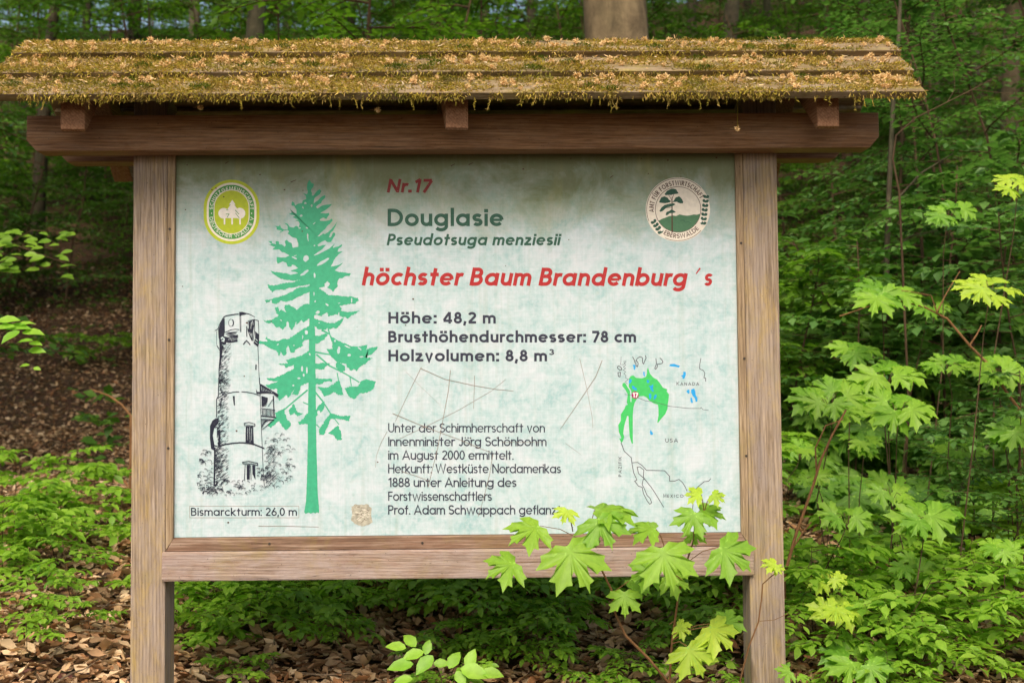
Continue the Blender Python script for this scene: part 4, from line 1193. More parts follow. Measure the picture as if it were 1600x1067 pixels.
# fallen beech flowers: tufted balls on thin stalks
def flower_mesh(seed):
    r_ = np.random.default_rng(seed)
    L_ = Leaves(T_BLADE)
    for i in range(64):
        d = r_.normal(0, 1, 3); d /= np.linalg.norm(d)
        L_.add(d * .0034 * np.array([1.2, 1, .9]), d + r_.normal(0, .35, 3), r_.normal(0, 1, 3), r_.uniform(.0044, .0074), 1.7)
    if seed % 2 == 0:
        p = np.array([0, 0, 0.0]); q = r_.normal(0, 1, 3); q[2] = abs(q[2]) * .3; q /= np.linalg.norm(q)
        for j in range(5):
            L_.add(p, q, r_.normal(0, 1, 3), .0055, .55); p = p + q * .0045; q = q + r_.normal(0, .25, 3)
    return L_
protos = []
for i, (p, n_) in enumerate(spots):
    if i < 8:
        o = flower_mesh(40 + i).build("beech_flower", M_flower)
        protos.append(o)
    else:
        o = protos[i % 8].copy()
        COL.objects.link(o)
    o.location = p
    s_ = random.Random(i).uniform(.75, 1.3)
    o.scale = (s_, s_, s_)
    o.rotation_euler = (random.Random(i + 1).uniform(-.6, 1.2), 0, random.Random(i + 2).uniform(0, 6.28))
    tag(o, "small tan tufted beech flower lying on the mossy roof boards", "beech flower", "fallen beech flowers on the roof")
# three that dangle on threads below the eave
for px, py, top, lab in ((313, 168, 158, "tan beech flower dangling under the eave above the round green oval emblem"), (590, 172, 152, "tan beech flower dangling on a moss strand near the middle rafter"), (1152, 201, 152, "tan beech flower dangling lowest, before the dark beam right of the middle")):
    q = at(px, py, -0.19); q2 = at(px - 1, top, -0.19)
    r_ = empty("beech_flower", q, lab, "beech flower", "fallen beech flowers on the roof")
    tuft = protos[0].copy(); COL.objects.link(tuft); tuft.name = "tuft"; tuft.parent = r_; tuft.location = (0, 0, 0); tuft.scale = (1, 1, 1)
    for kx in ("label", "category", "group"):
        if kx in tuft: del tuft[kx]
    th = MB(); th.tube([Vector((0, 0, .003)), Vector((.0015, 0, (q2.z - q.z) * .5)), Vector((0, 0, q2.z - q.z))], .0006, .0005, 4); th.build("thread", M_moss, r_)

# ================================================================ the slope
PROF = [(-40, -2.0), (-8, -0.25), (-3, 0.0), (-1.2, 0.40), (0.0, 0.66), (0.5, 0.78), (3, 0.98), (6, 1.12), (9, 1.38), (12, 2.05), (15, 3.1), (19, 4.75), (25, 7.2), (33, 10.8), (42, 14.6), (50, 18.2), (58, 21.8), (70, 23.5), (140, 24.0), (400, 14.0)]
_py, _pz = [p[0] for p in PROF], [p[1] for p in PROF]
def ground(x, y):
    z = float(np.interp(y, _py, _pz))
    w = min(1, max(0, (y - .3) / 4))
    z += w * (0.28 * pnoise(Vector((x * .16, y * .16, 3.7))) + .10 * pnoise(Vector((x * .55, y * .55, 1.2)))) + .02 * pnoise(Vector((x * 2.1, y * 2.1, .4)))
    z += max(0.0, min(y, 40) - 8) * .010 * max(0.0, x) * min(1.0, 10.0 / max(1, abs(x)))
    z -= min(4.5, max(0.0, y - 42) * .3) * min(1.0, max(0.0, x - 6) * .12)
    return z

M_ground, N, L, b = mat_new("forest_floor")
v = mapping(N, L, (1, 1, 1))
n1 = noise_tex(N, L, v, 14, 8, 0.7, 0.6)
vo = N.new("ShaderNodeTexVoronoi"); vo.inputs["Scale"].default_value = 26; L.new(v, vo.inputs["Vector"])
c1 = ramp(N, L, n1, [(0.3, lin(38, 29, 21)), (0.5, lin(70, 53, 39)), (0.7, lin(104, 82, 62))])
c2 = mix(N, L, 0.45, c1, vo.outputs["Color"], 'OVERLAY')
c2 = mix(N, L, 0.55, c2, c1)
L.new(c2, b.inputs["Base Color"]); b.inputs["Roughness"].default_value = 0.95; b.inputs["Specular IOR Level"].default_value = .1
bump(N, L, b, vo.outputs["Distance"], .8, .03)
ys = np.concatenate([np.linspace(-40, -4, 14), np.arange(-3.5, 14, .35), np.arange(14, 52, 1.0), np.array([56, 62, 70, 90, 140, 220, 400])])
xs = np.concatenate([np.array([-300, -180, -110, -70, -45, -32, -24]), np.arange(-18, -5, .8), np.arange(-5, 5, .3), np.arange(5, 18.1, .8), np.array([24, 32, 45, 70, 110, 180, 300])])
gv = [(x, y, ground(x, y)) for y in ys for x in xs]
nx = len(xs)
gm = MB(); gm.v = gv
for j in range(len(ys) - 1):
    for i in range(nx - 1):
        gm.f.append([j * nx + i, j * nx + i + 1, (j + 1) * nx + i + 1, (j + 1) * nx + i]); gm.m.append(0)
tag(gm.build("ground", M_ground, smooth=True), "brown forest floor climbing behind the board", kind="structure")

# fallen leaves
M_dead = leaf_mat("dead_beech_leaf", [lin(98, 76, 56), lin(166, 134, 98), lin(196, 166, 128), lin(136, 102, 74), lin(214, 188, 154), lin(120, 92, 66), lin(158, 112, 76), lin(218, 192, 158)], 0.12, 0.75, 0.15, 0.0, WARM)
nrng = np.random.default_rng(77)
dl = Leaves(T_DEAD)
for i in range(108000):
    y = .1 + 17 * nrng.random() ** 1.55
    half = (y + 3.2) * .52 + 1.1
    x = CAM[0] + nrng.uniform(-half, half) - .04 * y
    z = ground(x, y)
    t = np.array([nrng.normal(), nrng.normal(), nrng.normal(0, .25)])
    dl.add((x, y, z + nrng.uniform(.0, .035)), t, np.array([nrng.normal(0, .48), nrng.normal(0, .48), 1]), nrng.uniform(.024, .060) * (1 + .035 * y), nrng.uniform(.55, 1.15))
tag(dl.build("fallen_leaves", M_dead), "brown dead beech leaves covering the forest floor", "fallen leaves", kind="stuff")
tw = MB()
rt = random.Random(63)
for i in range(260):
    y = .2 + 9 * rt.random() ** 1.6
    x = CAM[0] + rt.uniform(-1, 1) * (y + 3.2) * .5
    a, ln = rt.uniform(0, 6.28), rt.uniform(.08, .34)
    pts = [Vector((x + math.cos(a) * ln * f + rt.gauss(0, .008), y + math.sin(a) * ln * f + rt.gauss(0, .008), 0)) for f in (0, .33, .66, 1)]
    for p_ in pts: p_.z = ground(p_.x, p_.y) + .035 + rt.uniform(0, .02)
    tw.tube(pts, rt.uniform(.0018, .0045), .0012, 4)
tag(tw.build("fallen_twigs", bark_mat("dead_twig_bark", lin(84, 70, 56), lin(146, 126, 104), .1)), "thin dead twigs scattered among the fallen leaves", "fallen twigs", kind="stuff")

# ================================================================ plants
G_beech = [lin(78, 116, 30), lin(104, 144, 38), lin(130, 166, 50), lin(90, 128, 34)]
G_dark = [lin(44, 76, 22), lin(62, 98, 30), lin(82, 116, 38), lin(52, 86, 26)]
G_blue = [lin(52, 90, 36), lin(74, 112, 50), lin(98, 134, 66), lin(62, 100, 44)]
G_maple = [lin(88, 138, 34), lin(114, 160, 44), lin(138, 176, 54), lin(100, 148, 38)]
G_maple_b = [lin(138, 172, 46), lin(164, 190, 56), lin(178, 198, 64)]
M_beech = leaf_mat("beech_leaf", G_beech, .42, .45, .35, .35)
M_beech_far = leaf_mat("high_beech_leaf", [lin(58, 94, 24), lin(82, 120, 30), lin(104, 140, 40), lin(68, 104, 28)], .42, .45, .35, .35)
M_dark = leaf_mat("shade_leaf", G_dark, .40, .5, .3, .35)
M_blue = leaf_mat("hazel_leaf", G_blue, .36, .42, .45, .35)
BLEM = ((lin(120, 104, 46), 75, .68, .75),)
M_maple = leaf_mat("maple_leaf", G_maple, .42, .48, .35, .35, (0.8, 1.0, 0.3, 1), BLEM)
M_mapleb = leaf_mat("young_maple_leaf", G_maple_b, .42, .48, .35, .4, (0.8, 1.0, 0.3, 1), BLEM)
M_twig = bark_mat("twig_bark", lin(58, 44, 32), lin(98, 78, 58), .15)
M_twig_r = bark_mat("reddish_twig_bark", lin(104, 72, 46), lin(146, 108, 74), .1)
M_bark = bark_mat("beech_bark", lin(58, 52, 42), lin(104, 94, 76), .4)
M_bark_d = bark_mat("dark_bark", lin(38, 33, 26), lin(78, 68, 54), .45)
M_bark_s = bark_mat("pale_beech_bark", lin(82, 70, 54), lin(134, 116, 90), .25)  # paler, browner bark tone of the thick trunks


def bent(p0, d, ln, n, droop, rg, jitter=.08):
    pts = [Vector(p0)]
    d = Vector(d).normalized()
    for i in range(n):
        d = (d + Vector((rg.gauss(0, jitter), rg.gauss(0, jitter), rg.gauss(0, jitter) - droop))).normalized()
        pts.append(pts[-1] + d * (ln / n))
    return pts


def spray(stem, leaves, p0, d, ln, rg, leaf, r, droop=.05, tw=.5, dense=1.0):
    """a flat layered beech-like branch with twigs and alternate leaves"""
    ax = bent(p0, d, ln, 7, droop, rg)
    stem.tube(ax, r, r * .3, 4, cap=False)
    lines = [ax]
    for i in range(1, 7):
        for s in (-1, 1):
            if rg.random() > .82: continue
            dd = (ax[i] - ax[i - 1]).normalized()
            side = dd.cross(Vector((0, 0, 1))).normalized() * s
            tl = ln * tw * (1 - i / 8.5) * rg.uniform(.6, 1.1)
            t = bent(ax[i], dd * .75 + side + Vector((0, 0, rg.gauss(0, .08))), tl, 4, droop, rg)
            stem.tube(t, r * .4, r * .2, 3, cap=False)
            lines.append(t)
    for ln_ in lines:
        tot = sum((ln_[i + 1] - ln_[i]).length for i in range(len(ln_) - 1))
        n = max(2, int(tot / (leaf * .52) * dense))
        for j in range(n + 1):
            f = (j + .3) / (n + .3) * (len(ln_) - 1)
            i = min(int(f), len(ln_) - 2)
            if ln_ is ax and f < 1.2: continue
            p = ln_[i].lerp(ln_[i + 1], f - i)
            dd = (ln_[i + 1] - ln_[i]).normalized()
            s = 1 if j % 2 else -1
            side = dd.cross(Vector((0, 0, 1))).normalized() * s
            tip = dd * rg.uniform(.4, .9) + side * (1 if j < n else .1) + Vector((0, 0, rg.gauss(-.12, .16)))
            nn = Vector((rg.gauss(0, .28), rg.gauss(0, .28) - .18, 1))
            leaves.add(p, tip, nn, leaf * rg.uniform(.7, 1.12), rg.uniform(.9, 1.1))


def make_sapling(name, seed, h, nb, blen, leaf, mat, twig, tmpl, label=None, cat=None, group=None, dense=1.0, r0=None, first=.25):
    rg = random.Random(seed)
    root = empty(name, (0, 0, 0), label, cat, group)
    st, lv = MB(), Leaves(tmpl)
    main = bent((0, 0, -.05), (rg.gauss(0, .1), rg.gauss(0, .1), 1), h + .05, 8, 0, rg, .07)
    r0 = r0 or h * .009
    st.tube(main, r0, r0 * .35, 5)
    a = rg.uniform(0, 6.28)
    for i in range(nb):
        f = first + (1 - first) * (i + .5) / nb
        q = f * 8
        k_ = min(int(q), 7)
        p = main[k_].lerp(main[k_ + 1], q - k_)
        a += 2.4 + rg.gauss(0, .3)
        ln = blen * (1.15 - (.7 if first < .5 else .35) * f) * rg.uniform(.7, 1.15)
        spray(st, lv, p, (math.cos(a), math.sin(a), rg.uniform(.0, .45 if first < .5 else .2)), ln, rg, leaf, r0 * .5, .04, .5, dense)
    st.build("stem", twig, root)
    lv.build("foliage", mat, root)
    return root


def maple_points(rg, n):
    """directions of opposite pairs of maple leaves on long stalks"""
    out = []
    for i in range(n):
        a = (i % 2) * math.pi + (i // 2) * 1.57 + rg.gauss(0, .3)
        out.append((math.cos(a), math.sin(a)))
    return out


def make_maple(name, seed, h, whorls, leaf, mat, label=None, cat=None, group=None, lean=(0, 0)):
    rg = random.Random(seed)
    root = empty(name, (0, 0, 0), label, cat, group)
    st, lv = MB(), Leaves(T_MAPLE)
    main = bent((0, 0, -.05), (lean[0], lean[1], 1), h + .05, 8, 0, rg, .07)
    st.tube(main, .0055 + h * .003, .0025, 5)
    tips = [(main[-1], 1.0)]
    for w in range(whorls - 1):
        i = rg.randint(3, 7)
        a = rg.uniform(0, 6.28)
        br = bent(main[i], (math.cos(a), math.sin(a) - .3, .55), h * rg.uniform(.2, .42), 4, .02, rg)
        st.tube(br, .0035, .002, 4)
        tips.append((br[-1], rg.uniform(.75, 1)))
    for t, sz in tips:
        for lvl in range(2):
            base = t - Vector((0, 0, lvl * .06))
            for dx, dy in maple_points(rg, 4 if lvl == 0 else 4):
                pl = leaf * rg.uniform(.5, 1.05) * (1 + lvl * .3)
                dv = Vector((dx + rg.gauss(0, .2), dy + rg.gauss(0, .2), rg.uniform(.1, .5))).normalized()
                e_ = base + dv * pl
                st.tube([base, base + dv * pl * .5 + Vector((0, 0, .006)), e_], .0013, .001, 3, cap=False)
                tip = Vector((dv.x, dv.y - .15, -.25 - rg.random() * .5))
                nn = Vector((dv.x * .35 + rg.gauss(0, .15), dv.y * .35 - .35 + rg.gauss(0, .15), 1))
                lv.add(e_, tip, nn, leaf * sz * rg.uniform(.65, 1.1), rg.uniform(.9, 1.1))
    st.build("stem", M_twig_r, root)
    lv.build("foliage", mat, root, smooth=False)
    return root


def place(proto, used, x, y, rz, sc, label=None, cat=None, group=None, dz=0.0):
    if proto.name not in used:
        o = proto
        used.add(proto.name)
    else:
        o = copy_tree(proto)
    o.location = (x, y, ground(x, y) + dz)
    o.rotation_euler = (0, 0, rz)
    o.scale = (sc, sc, sc)
    tag(o, label, cat, group)
    return o


used = set()
rg = random.Random(4)
# ---- low beech seedlings at the foot of the slope
M_low = leaf_mat("seedling_leaf", [lin(88, 130, 32), lin(114, 156, 42), lin(136, 172, 54), lin(100, 142, 36)], .42, .45, .35, .35)
low = [make_sapling("beech_sapling", 100 + i, .22 + .05 * i, 5, .40, .062, M_low, M_twig, T_BEECH, dense=.9, first=.55) for i in range(5)]
GL, CL = "beech saplings on the forest floor", "sapling"
def clear_of_posts(x, y): return not (y < .35 and (abs(x + .82) < .12 or abs(x - .82) < .12))
n = 0
low_pts = []
for i in range(64):
    y_ = .45 + 1.9 * rg.random()
    q = at(rg.uniform(262, 1180), 900, y_)
    low_pts.append((q.x, y_, (.5 + .22 * y_) * rg.uniform(.85, 1.1)))
for i in range(26):
    y_ = .12 + .4 * rg.random()
    q = at(rg.uniform(265, 1600), 1000, y_)
    if abs(abs(q.x) - .82) > .12: low_pts.append((q.x, y_, rg.uniform(.34, .5)))
for i in range(6):
    y_ = .6 + 1.2 * rg.random()
    q = at(rg.uniform(-10, 200), 900, y_)
    low_pts.append((q.x, y_, (.42 + .22 * y_) * rg.uniform(.85, 1.1)))
for (px, y, sc) in ((10, 1.5, .85), (95, 1.6, .9), (165, 1.9, 1.0), (60, 2.5, 1.0), (180, 2.7, 1.0), (20, 2.9, 1.0), (120, 3.0, 1.0), (150, 2.2, 1.0), (30, 2.1, 1.1), (110, 2.3, 1.0), (45, .5, .55), (145, .7, .45), 
                    (300, 1.2, 1.0), (370, 1.5, 1.0), (440, 1.1, .9), (500, 1.6, 1.1), (560, 1.2, .9), (620, 1.5, 1.0), (330, 2.2, 1.2), (460, 2.3, 1.2), (590, 2.1, 1.1), (300, .6, .6), (530, .55, .5), (700, 1.2, 1), (680, 1.9, 1.1), (760, 1.5, 1.1), (820, 1.1, .9), (840, 2.0, 1.2),
                    (900, 1.4, 1.0), (960, 1.8, 1.2), (1020, 1.2, .9), (1080, 1.6, 1.1), (1130, 1.1, .9), (740, .7, .7), (880, .8, .7), (1000, .8, .7), (1100, .7, .7), (400, 3.0, 1.2), (540, 3.2, 1.2), (780, 2.8, 1.2), (340, 1.8, 1.1), (420, 1.8, 1.1), (520, 2.0, 1.1), (650, 2.2, 1.1), (730, 1.9, 1.1), (790, 2.3, 1.1), (870, 1.8, 1.1), (930, 2.2, 1.1), (990, 2.0, 1.1), (1050, 2.2, 1.1), (1110, 1.8, 1.1), (1150, 2.3, 1.1), (480, .9, .8), (640, .9, .75), (820, .6, .7), (940, 1.0, .8), (1050, 1.0, .8), (1140, .8, .7), (390, .7, .6), (1250, .4, .6), (1300, .7, .8), (1350, .5, .7), (1410, .8, .8), (1460, .45, .7), (1520, .7, .8), (1570, .4, .8), (1600, .9, .9), (1330, 1.0, .9), (1440, 1.3, 1.0), (1540, 1.2, 1.0), (1275, .55, .8), (1380, .35, .7), (1440, .55, .8), (1490, .25, .65), (1560, .6, .8), (1600, .3, .7), (1340, .25, .6), (1290, 1.0, .9), (1400, 1.1, .9), (1500, .95, .9), (1580, 1.2, 1.0), (350, .95, .8), (450, .75, .7), (560, .8, .75), (700, .95, .8), (770, 1.0, .8), (860, 1.1, .85), (1010, 1.3, .9), (1090, 1.2, .9), (310, 1.5, .9), (480, 1.35, .9), (610, 1.2, .85)):
    q = at(px, 900, y)
    if px < 210: sc *= .9
    low_pts.append((q.x, y, sc))
for i, (x, y, sc) in enumerate(low_pts):
    place(low[i % 5], used, x, y, rg.uniform(0, 6.28), sc * rg.uniform(.9, 1.1), "low green beech sapling spreading flat leaves over the brown leaf litter", CL, GL)
for i in range(70):                                     # farther up, left and right
    y = 3.5 + 9 * rg.random()
    half = (y + 3) * .48
    x = rg.uniform(-half, half)
    if x < -.1 * (y + 3) and (y < 11 or rg.random() < .5): continue
    place(low[i % 5], used, x, y, rg.uniform(0, 6.28), rg.uniform(1.0, 1.6), "low green beech sapling spreading flat leaves over the brown leaf litter", CL, GL)

# ---- understorey on the slope
mid = [make_sapling("understorey_shrub", 200 + i, 1.0 + .22 * i, 17, .78, .084, (M_dark, M_beech_far, M_dark, M_blue)[i], M_twig, T_FAR, dense=1.25, r0=.009) for i in range(4)]
GS = "leafy understorey shrubs on the slope"
LSH = ("dark green layered shrub growing in the shade of the slope", "mid green layered shrub growing on the slope", "taller dark green layered shrub growing in the shade of the slope", "bluish green layered shrub growing on the slope")
for i in range(210):
    y = 5.5 + 24 * rg.random() ** 1.15
    half = (y + 3) * .50
    x = rg.uniform(-half, half) + .1
    if x < -.12 * (y + 3) and y < 13.5 and rg.random() < .93: continue     # the open leaf litter on the left
    t = rg.choice((0, 0, 1, 2, 2, 3)) if x > 0 else rg.choice((0, 0, 2, 2, 1))
    place(mid[t], used, x, y, rg.uniform(0, 6.28), rg.uniform(.75, 1.35) * (1 + y * .012), LSH[t], "shrub", GS)
# nearer shrubs on the right
for i, (px, y, t, sc) in enumerate(((1340, 2.6, 3, .8), (1590, 2.1, 3, .9), (1525, 1.4, 3, .5), (1240, 3.0, 1, 1.0), (1390, 3.2, 2, 1.0), (1490, 3.0, 3, 1.05), (1590, 3.4, 3, 1.2), (1300, 4.2, 0, 1.1), (1440, 4.5, 3, 1.15), (1560, 4.8, 3, 1.3), (1250, 5.0, 1, 1.2), (1360, 5.5, 2, 1.2), (1500, 5.8, 3, 1.3), (1600, 6.0, 3, 1.4), (1590, 1.0, 3, .5))):
    q = at(px, 800, y)
    place(mid[t], used, q.x, y, rg.uniform(0, 6.28), sc, LSH[t], "shrub", GS)

# ---- the leafy layer that covers the slope
nrng = np.random.default_rng(5)
ug = Leaves(T_FAR)
n = 0
while n < 125000:
    y = 4.0 + 54 * nrng.random() ** 1.3
    half = (y + 3.2) * .80
    x = CAM[0] + nrng.uniform(-half, half)
    d = pnoise(Vector((x * .7, y * .7, 9.0))) + .5 * pnoise(Vector((x * 2.2, y * 2.2, 4.0)))
    thr = -.25
    if x < -.10 * (y + 3) and y < 14.0: thr = .62 if y < 10 else .35
    if d < thr: continue
    hgt = max(.05, (.25 + .5 * d) * (1 + max(0, y - 25) * .05)) * nrng.random() ** .5
    lay = round(hgt * 7) / 7 + nrng.normal(0, .02)
    ug.add((x, y, ground(x, y) + max(.03, lay)), nrng.normal(0, 1, 3) * np.array([1, 1, .3]), np.array([nrng.normal(0, .3), nrng.normal(0, .3) - .25, 1]), nrng.uniform(.06, .10) * (1 + y * .02), 1.1)
    n += 1
tag(ug.build("undergrowth", M_dark), "dark green leafy ground cover over the whole slope", "undergrowth", kind="stuff")

# ---- taller young trees with layered branches
tall = [make_sapling("young_beech", 300 + i, 4.6 + .5 * i, 22, 1.7, .10, (M_beech_far, M_dark, M_blue)[i], M_twig, T_FAR, dense=1.15, r0=.022, first=.15) for i in range(3)]
GT = "young beeches on the slope"
LT = ("slim young beech with fresh green layered branches", "slim young beech with dark shaded layered branches", "slim young tree with bluish green layered branches")
for i, (px, y, t, sc) in enumerate(((-70, 13.0, 1, .9), (100, 14.5, 1, .9), (240, 12.5, 1, .95), (560, 5.0, 0, .92), (690, 6.5, 0, .95), (430, 8.0, 0, 1.0), (830, 9.5, 1, 1.1), (1080, 9.0, 1, 1.0), (1240, 11, 0, 1.0), (1400, 4.8, 2, .78), (1530, 4.4, 2, .75), (1620, 6.0, 2, .95), (1350, 9.5, 1, .9), (1480, 9.0, 2, .9),
                                    (20, 15, 1, 1.1), (180, 16, 1, 1.1), (330, 13, 0, 1.1), (520, 14, 1, 1.2), (700, 13, 1, 1.2), (880, 16, 0, 1.2), (1150, 15, 1, 1.1), (1320, 16, 1, 1.1), (1450, 15, 1, 1.2), (1580, 13, 2, 1.1), (-100, 14, 1, 1.2), (1700, 9, 2, 1.2), (60, 19, 1, 1.3), (420, 20, 1, 1.3), (640, 21, 0, 1.3), (1050, 21, 1, 1.2), (1250, 22, 0, 1.2), (1520, 21, 0, 1.2))):
    q = at(px, 500, y)
    place(tall[t], used, q.x, y, rg.uniform(0, 6.28), sc, LT[t], "young tree", GT)
for i in range(76):
    y = 17 + 36 * rg.random()
    px = rg.uniform(-60, 960) if i < 58 else rg.uniform(960, 1660)
    t = rg.choice((0, 1, 1, 2))
    q = at(px, 300, y)
    place(tall[t], used, q.x, y, rg.uniform(0, 6.28), rg.uniform(1.25, 1.75), LT[t], "young tree", GT)

for i in range(26):
    y = 44 + 13 * rg.random()
    q = at(rg.uniform(-60, 820), 300, y)
    t = rg.choice((0, 1))
    place(tall[t], used, q.x, y, rg.uniform(0, 6.28), rg.uniform(1.5, 2.1), LT[t], "young tree", GT)
for px, y, sc in ((1455, 3.6, .62), (1535, 3.2, .56), (1625, 3.8, .6)):
    q = at(px, 300, y)
    place(tall[2], used, q.x, y, rg.uniform(0, 6.28), sc, LT[2], "young tree", GT)

# ---- the old trees; crowns spread above the frame
def make_crown(name, seed, R, n, mat, parent, z0):
    r_ = np.random.default_rng(seed)
    L_ = Leaves(T_FAR)
    cl = []
    for i in range(46):
        d = r_.normal(0, 1, 3); d /= np.linalg.norm(d)
        cl.append((d * R * r_.uniform(.45, 1.0) * np.array([1, 1, .62]), r_.uniform(.45, .95)))
    for i in range(n):
        c, s = cl[r_.integers(0, len(cl))]
        p = c + r_.normal(0, 1, 3) * np.array([s, s, s * .38]) * .75
        L_.add((p[0], p[1], z0 + p[2]), r_.normal(0, 1, 3) * np.array([1, 1, .4]), np.array([r_.normal(0, .4), r_.normal(0, .4), 1]), r_.uniform(.13, .24), 1.1)
    return L_.build(name, mat, parent)


def make_tree(seed, r, h, R, bark, leafm, n):
    rg_ = random.Random(seed)
    root = empty("beech_tree", (0, 0, 0))
    tr = MB()
    pts = bent((0, 0, -.3), (rg_.gauss(0, .02), rg_.gauss(0, .02), 1), h, 12, 0, rg_, .015)
    tr.tube([pts[0]] + [pts[0] + Vector((0, 0, .35))] + pts[1:], r * 1.0, r * .42, 16)
    for i in range(9):
        k_ = rg_.randint(7, 12)
        a = rg_.uniform(0, 6.28)
        tr.tube(bent(pts[k_], (math.cos(a), math.sin(a), .8), R * .9, 6, .03, rg_), r * .26, r * .05, 7)
    tr.build("trunk", bark, root, smooth=True)
    make_crown("crown", seed, R, n, leafm, root, h * .88)
    return root


trees = [make_tree(400, .26, 13, 3.6, M_bark_s, M_beech_far, 5200), make_tree(401, .17, 12, 3.0, M_bark, M_dark, 4600), make_tree(402, .12, 11, 2.6, M_bark_d, M_beech_far, 4200)]
LTR = ("thick pale brown beech trunk with a high leafy crown", "grey beech trunk half hidden by leaves on the slope", "thin dark tree trunk standing among the leaves on the slope")
GTR = "forest trees on the slope"
specials = {0: "thick pale brown beech trunk rising behind the roof right of its middle", 1: "pale grey trunk rising behind the left half of the roof", 2: "tan beech trunk behind the shrubs near the right edge"}
for i, (px, y, t, sc) in enumerate(((977, 7.6, 0, 1.42), (381, 12.5, 1, 1.0), (1563, 12.0, 0, .62), (1135, 17, 1, 1.0), (1210, 24, 2, 1.0), (1345, 20, 1, .9), (1460, 18, 2, 1.1), (1290, 30, 1, 1.1), (1420, 31, 2, 1.3), (1080, 30, 1, 1.0), (1520, 27, 1, 1.0), (1170, 36, 2, 1.3), (1380, 38, 1, 1.1), (1500, 40, 1, 1.2), (830, 22, 2, 1.1), (700, 28, 1, 1.0), (540, 24, 2, 1.2),
                                    (210, 20, 1, 1.0), (60, 17, 2, 1.1), (-60, 24, 1, 1.1), (300, 32, 1, 1.2), (130, 34, 2, 1.3), (620, 38, 1, 1.2), (920, 40, 1, 1.2), (450, 42, 1, 1.2), (1650, 20, 1, 1.1), (1600, 34, 1, 1.2), (1240, 44, 1, 1.2), (1030, 46, 1, 1.3), (760, 46, 1, 1.3), (1440, 48, 1, 1.3), (1330, 52, 1, 1.4), (1130, 54, 1, 1.4), (1540, 52, 1, 1.4))):
    q = at(px, 100, y)
    place(trees[t], used, q.x, y, rg.uniform(0, 6.28), sc, specials.get(i, LTR[t]), "tree", GTR)

# unseen trees added behind the camera, across the path, to shade off the low sky
for i, (x, y, t, sc) in enumerate(((-7, -15, 1, 1.0), (-2.5, -17, 0, 1.0), (2.5, -15.5, 1, 1.1), (7, -17, 0, 1.0), (-12, -12, 1, 1.0), (12, -12, 1, 1.0))):
    place(trees[t], used, x, y, i * 1.1, sc, "unseen beech added behind the viewer to shade off the low sky", "tree", GTR)
for i in range(13):
    x = -12 + 2 * i
    place(tall[i % 3], used, x, -10.5 - (i % 3) * 1.1 + abs(x) * .12, i * 2.1, 1.05, "unseen young beech added behind the viewer to shade off the low sky", "young tree", GT)
# unseen trees added just outside the frame so their crowns shade the slope
for i, (x, y, t, sc) in enumerate(((-4.6, 0.6, 0, 1.0), (-5.8, 4.4, 0, 1.05), (-8.2, 1.5, 1, 1.1), (-7.6, 8.2, 0, 1.0), (6.2, 4.2, 1, 1.0), (8.5, 7.5, 0, 1.0))):
    place(trees[t], used, x, y, 2 + i * 1.7, sc, "unseen beech added beside the board, its crown shading the slope", "tree", GTR)
# growth that goes on past both edges of the view
for i in range(34):
    s_ = 1 if i % 2 else -1
    y = 3.5 + 26 * rg.random()
    x = s_ * ((y + 3) * rg.uniform(.50, .85) + .4)
    place(tall[i % 3], used, x, y, rg.uniform(0, 6.28), rg.uniform(.8, 1.3), LT[i % 3], "young tree", GT)
for i in range(40):
    s_ = 1 if i % 2 else -1
    y = 2.0 + 16 * rg.random()
    x = s_ * ((y + 3) * rg.uniform(.50, .80) + .3)
    if s_ < 0 and y < 9: continue
    place(mid[i % 4], used, x, y, rg.uniform(0, 6.28), rg.uniform(.8, 1.3), LSH[i % 4], "shrub", GS)

# ================================================================ maples beside and before the board
def leaf_frame(phi, tau):
    """tip direction and normal of a leaf seen with its tip at angle phi in the view, tilted tau degrees up to the viewer"""
    u = Vector((1, 0, 0)); v_ = Vector((0, math.cos(rad(tau)), math.sin(rad(tau))))
    return u * math.cos(rad(phi)) + v_ * math.sin(rad(phi)), Vector((0, -math.sin(rad(tau)), math.cos(rad(tau))))


def single_leaf(parent, origin, px, py, y, w, phi, tau, mat, name="leaf", rgx=None, bendy=0.0):
    c = at(px, py, y)
    d = y - CAM[1]
    s = w / F_PX * d / 1.40
    tip, nn = leaf_frame(phi, tau)
    nn = (nn + Vector((rgx.gauss(0, .12), rgx.gauss(0, .1), rgx.gauss(0, .1)))).normalized()
    base = c - tip * (s * .36)
    L_ = Leaves(T_MAPLE)
    L_.add(base - origin, tip, nn, s, rgx.uniform(.9, 1.06))
    L_.build(name, mat, parent, vein=M_vein)
    return base - origin


def pt_list(pts, origin):
    return [at(px, py, y) - origin for px, py, y in pts]


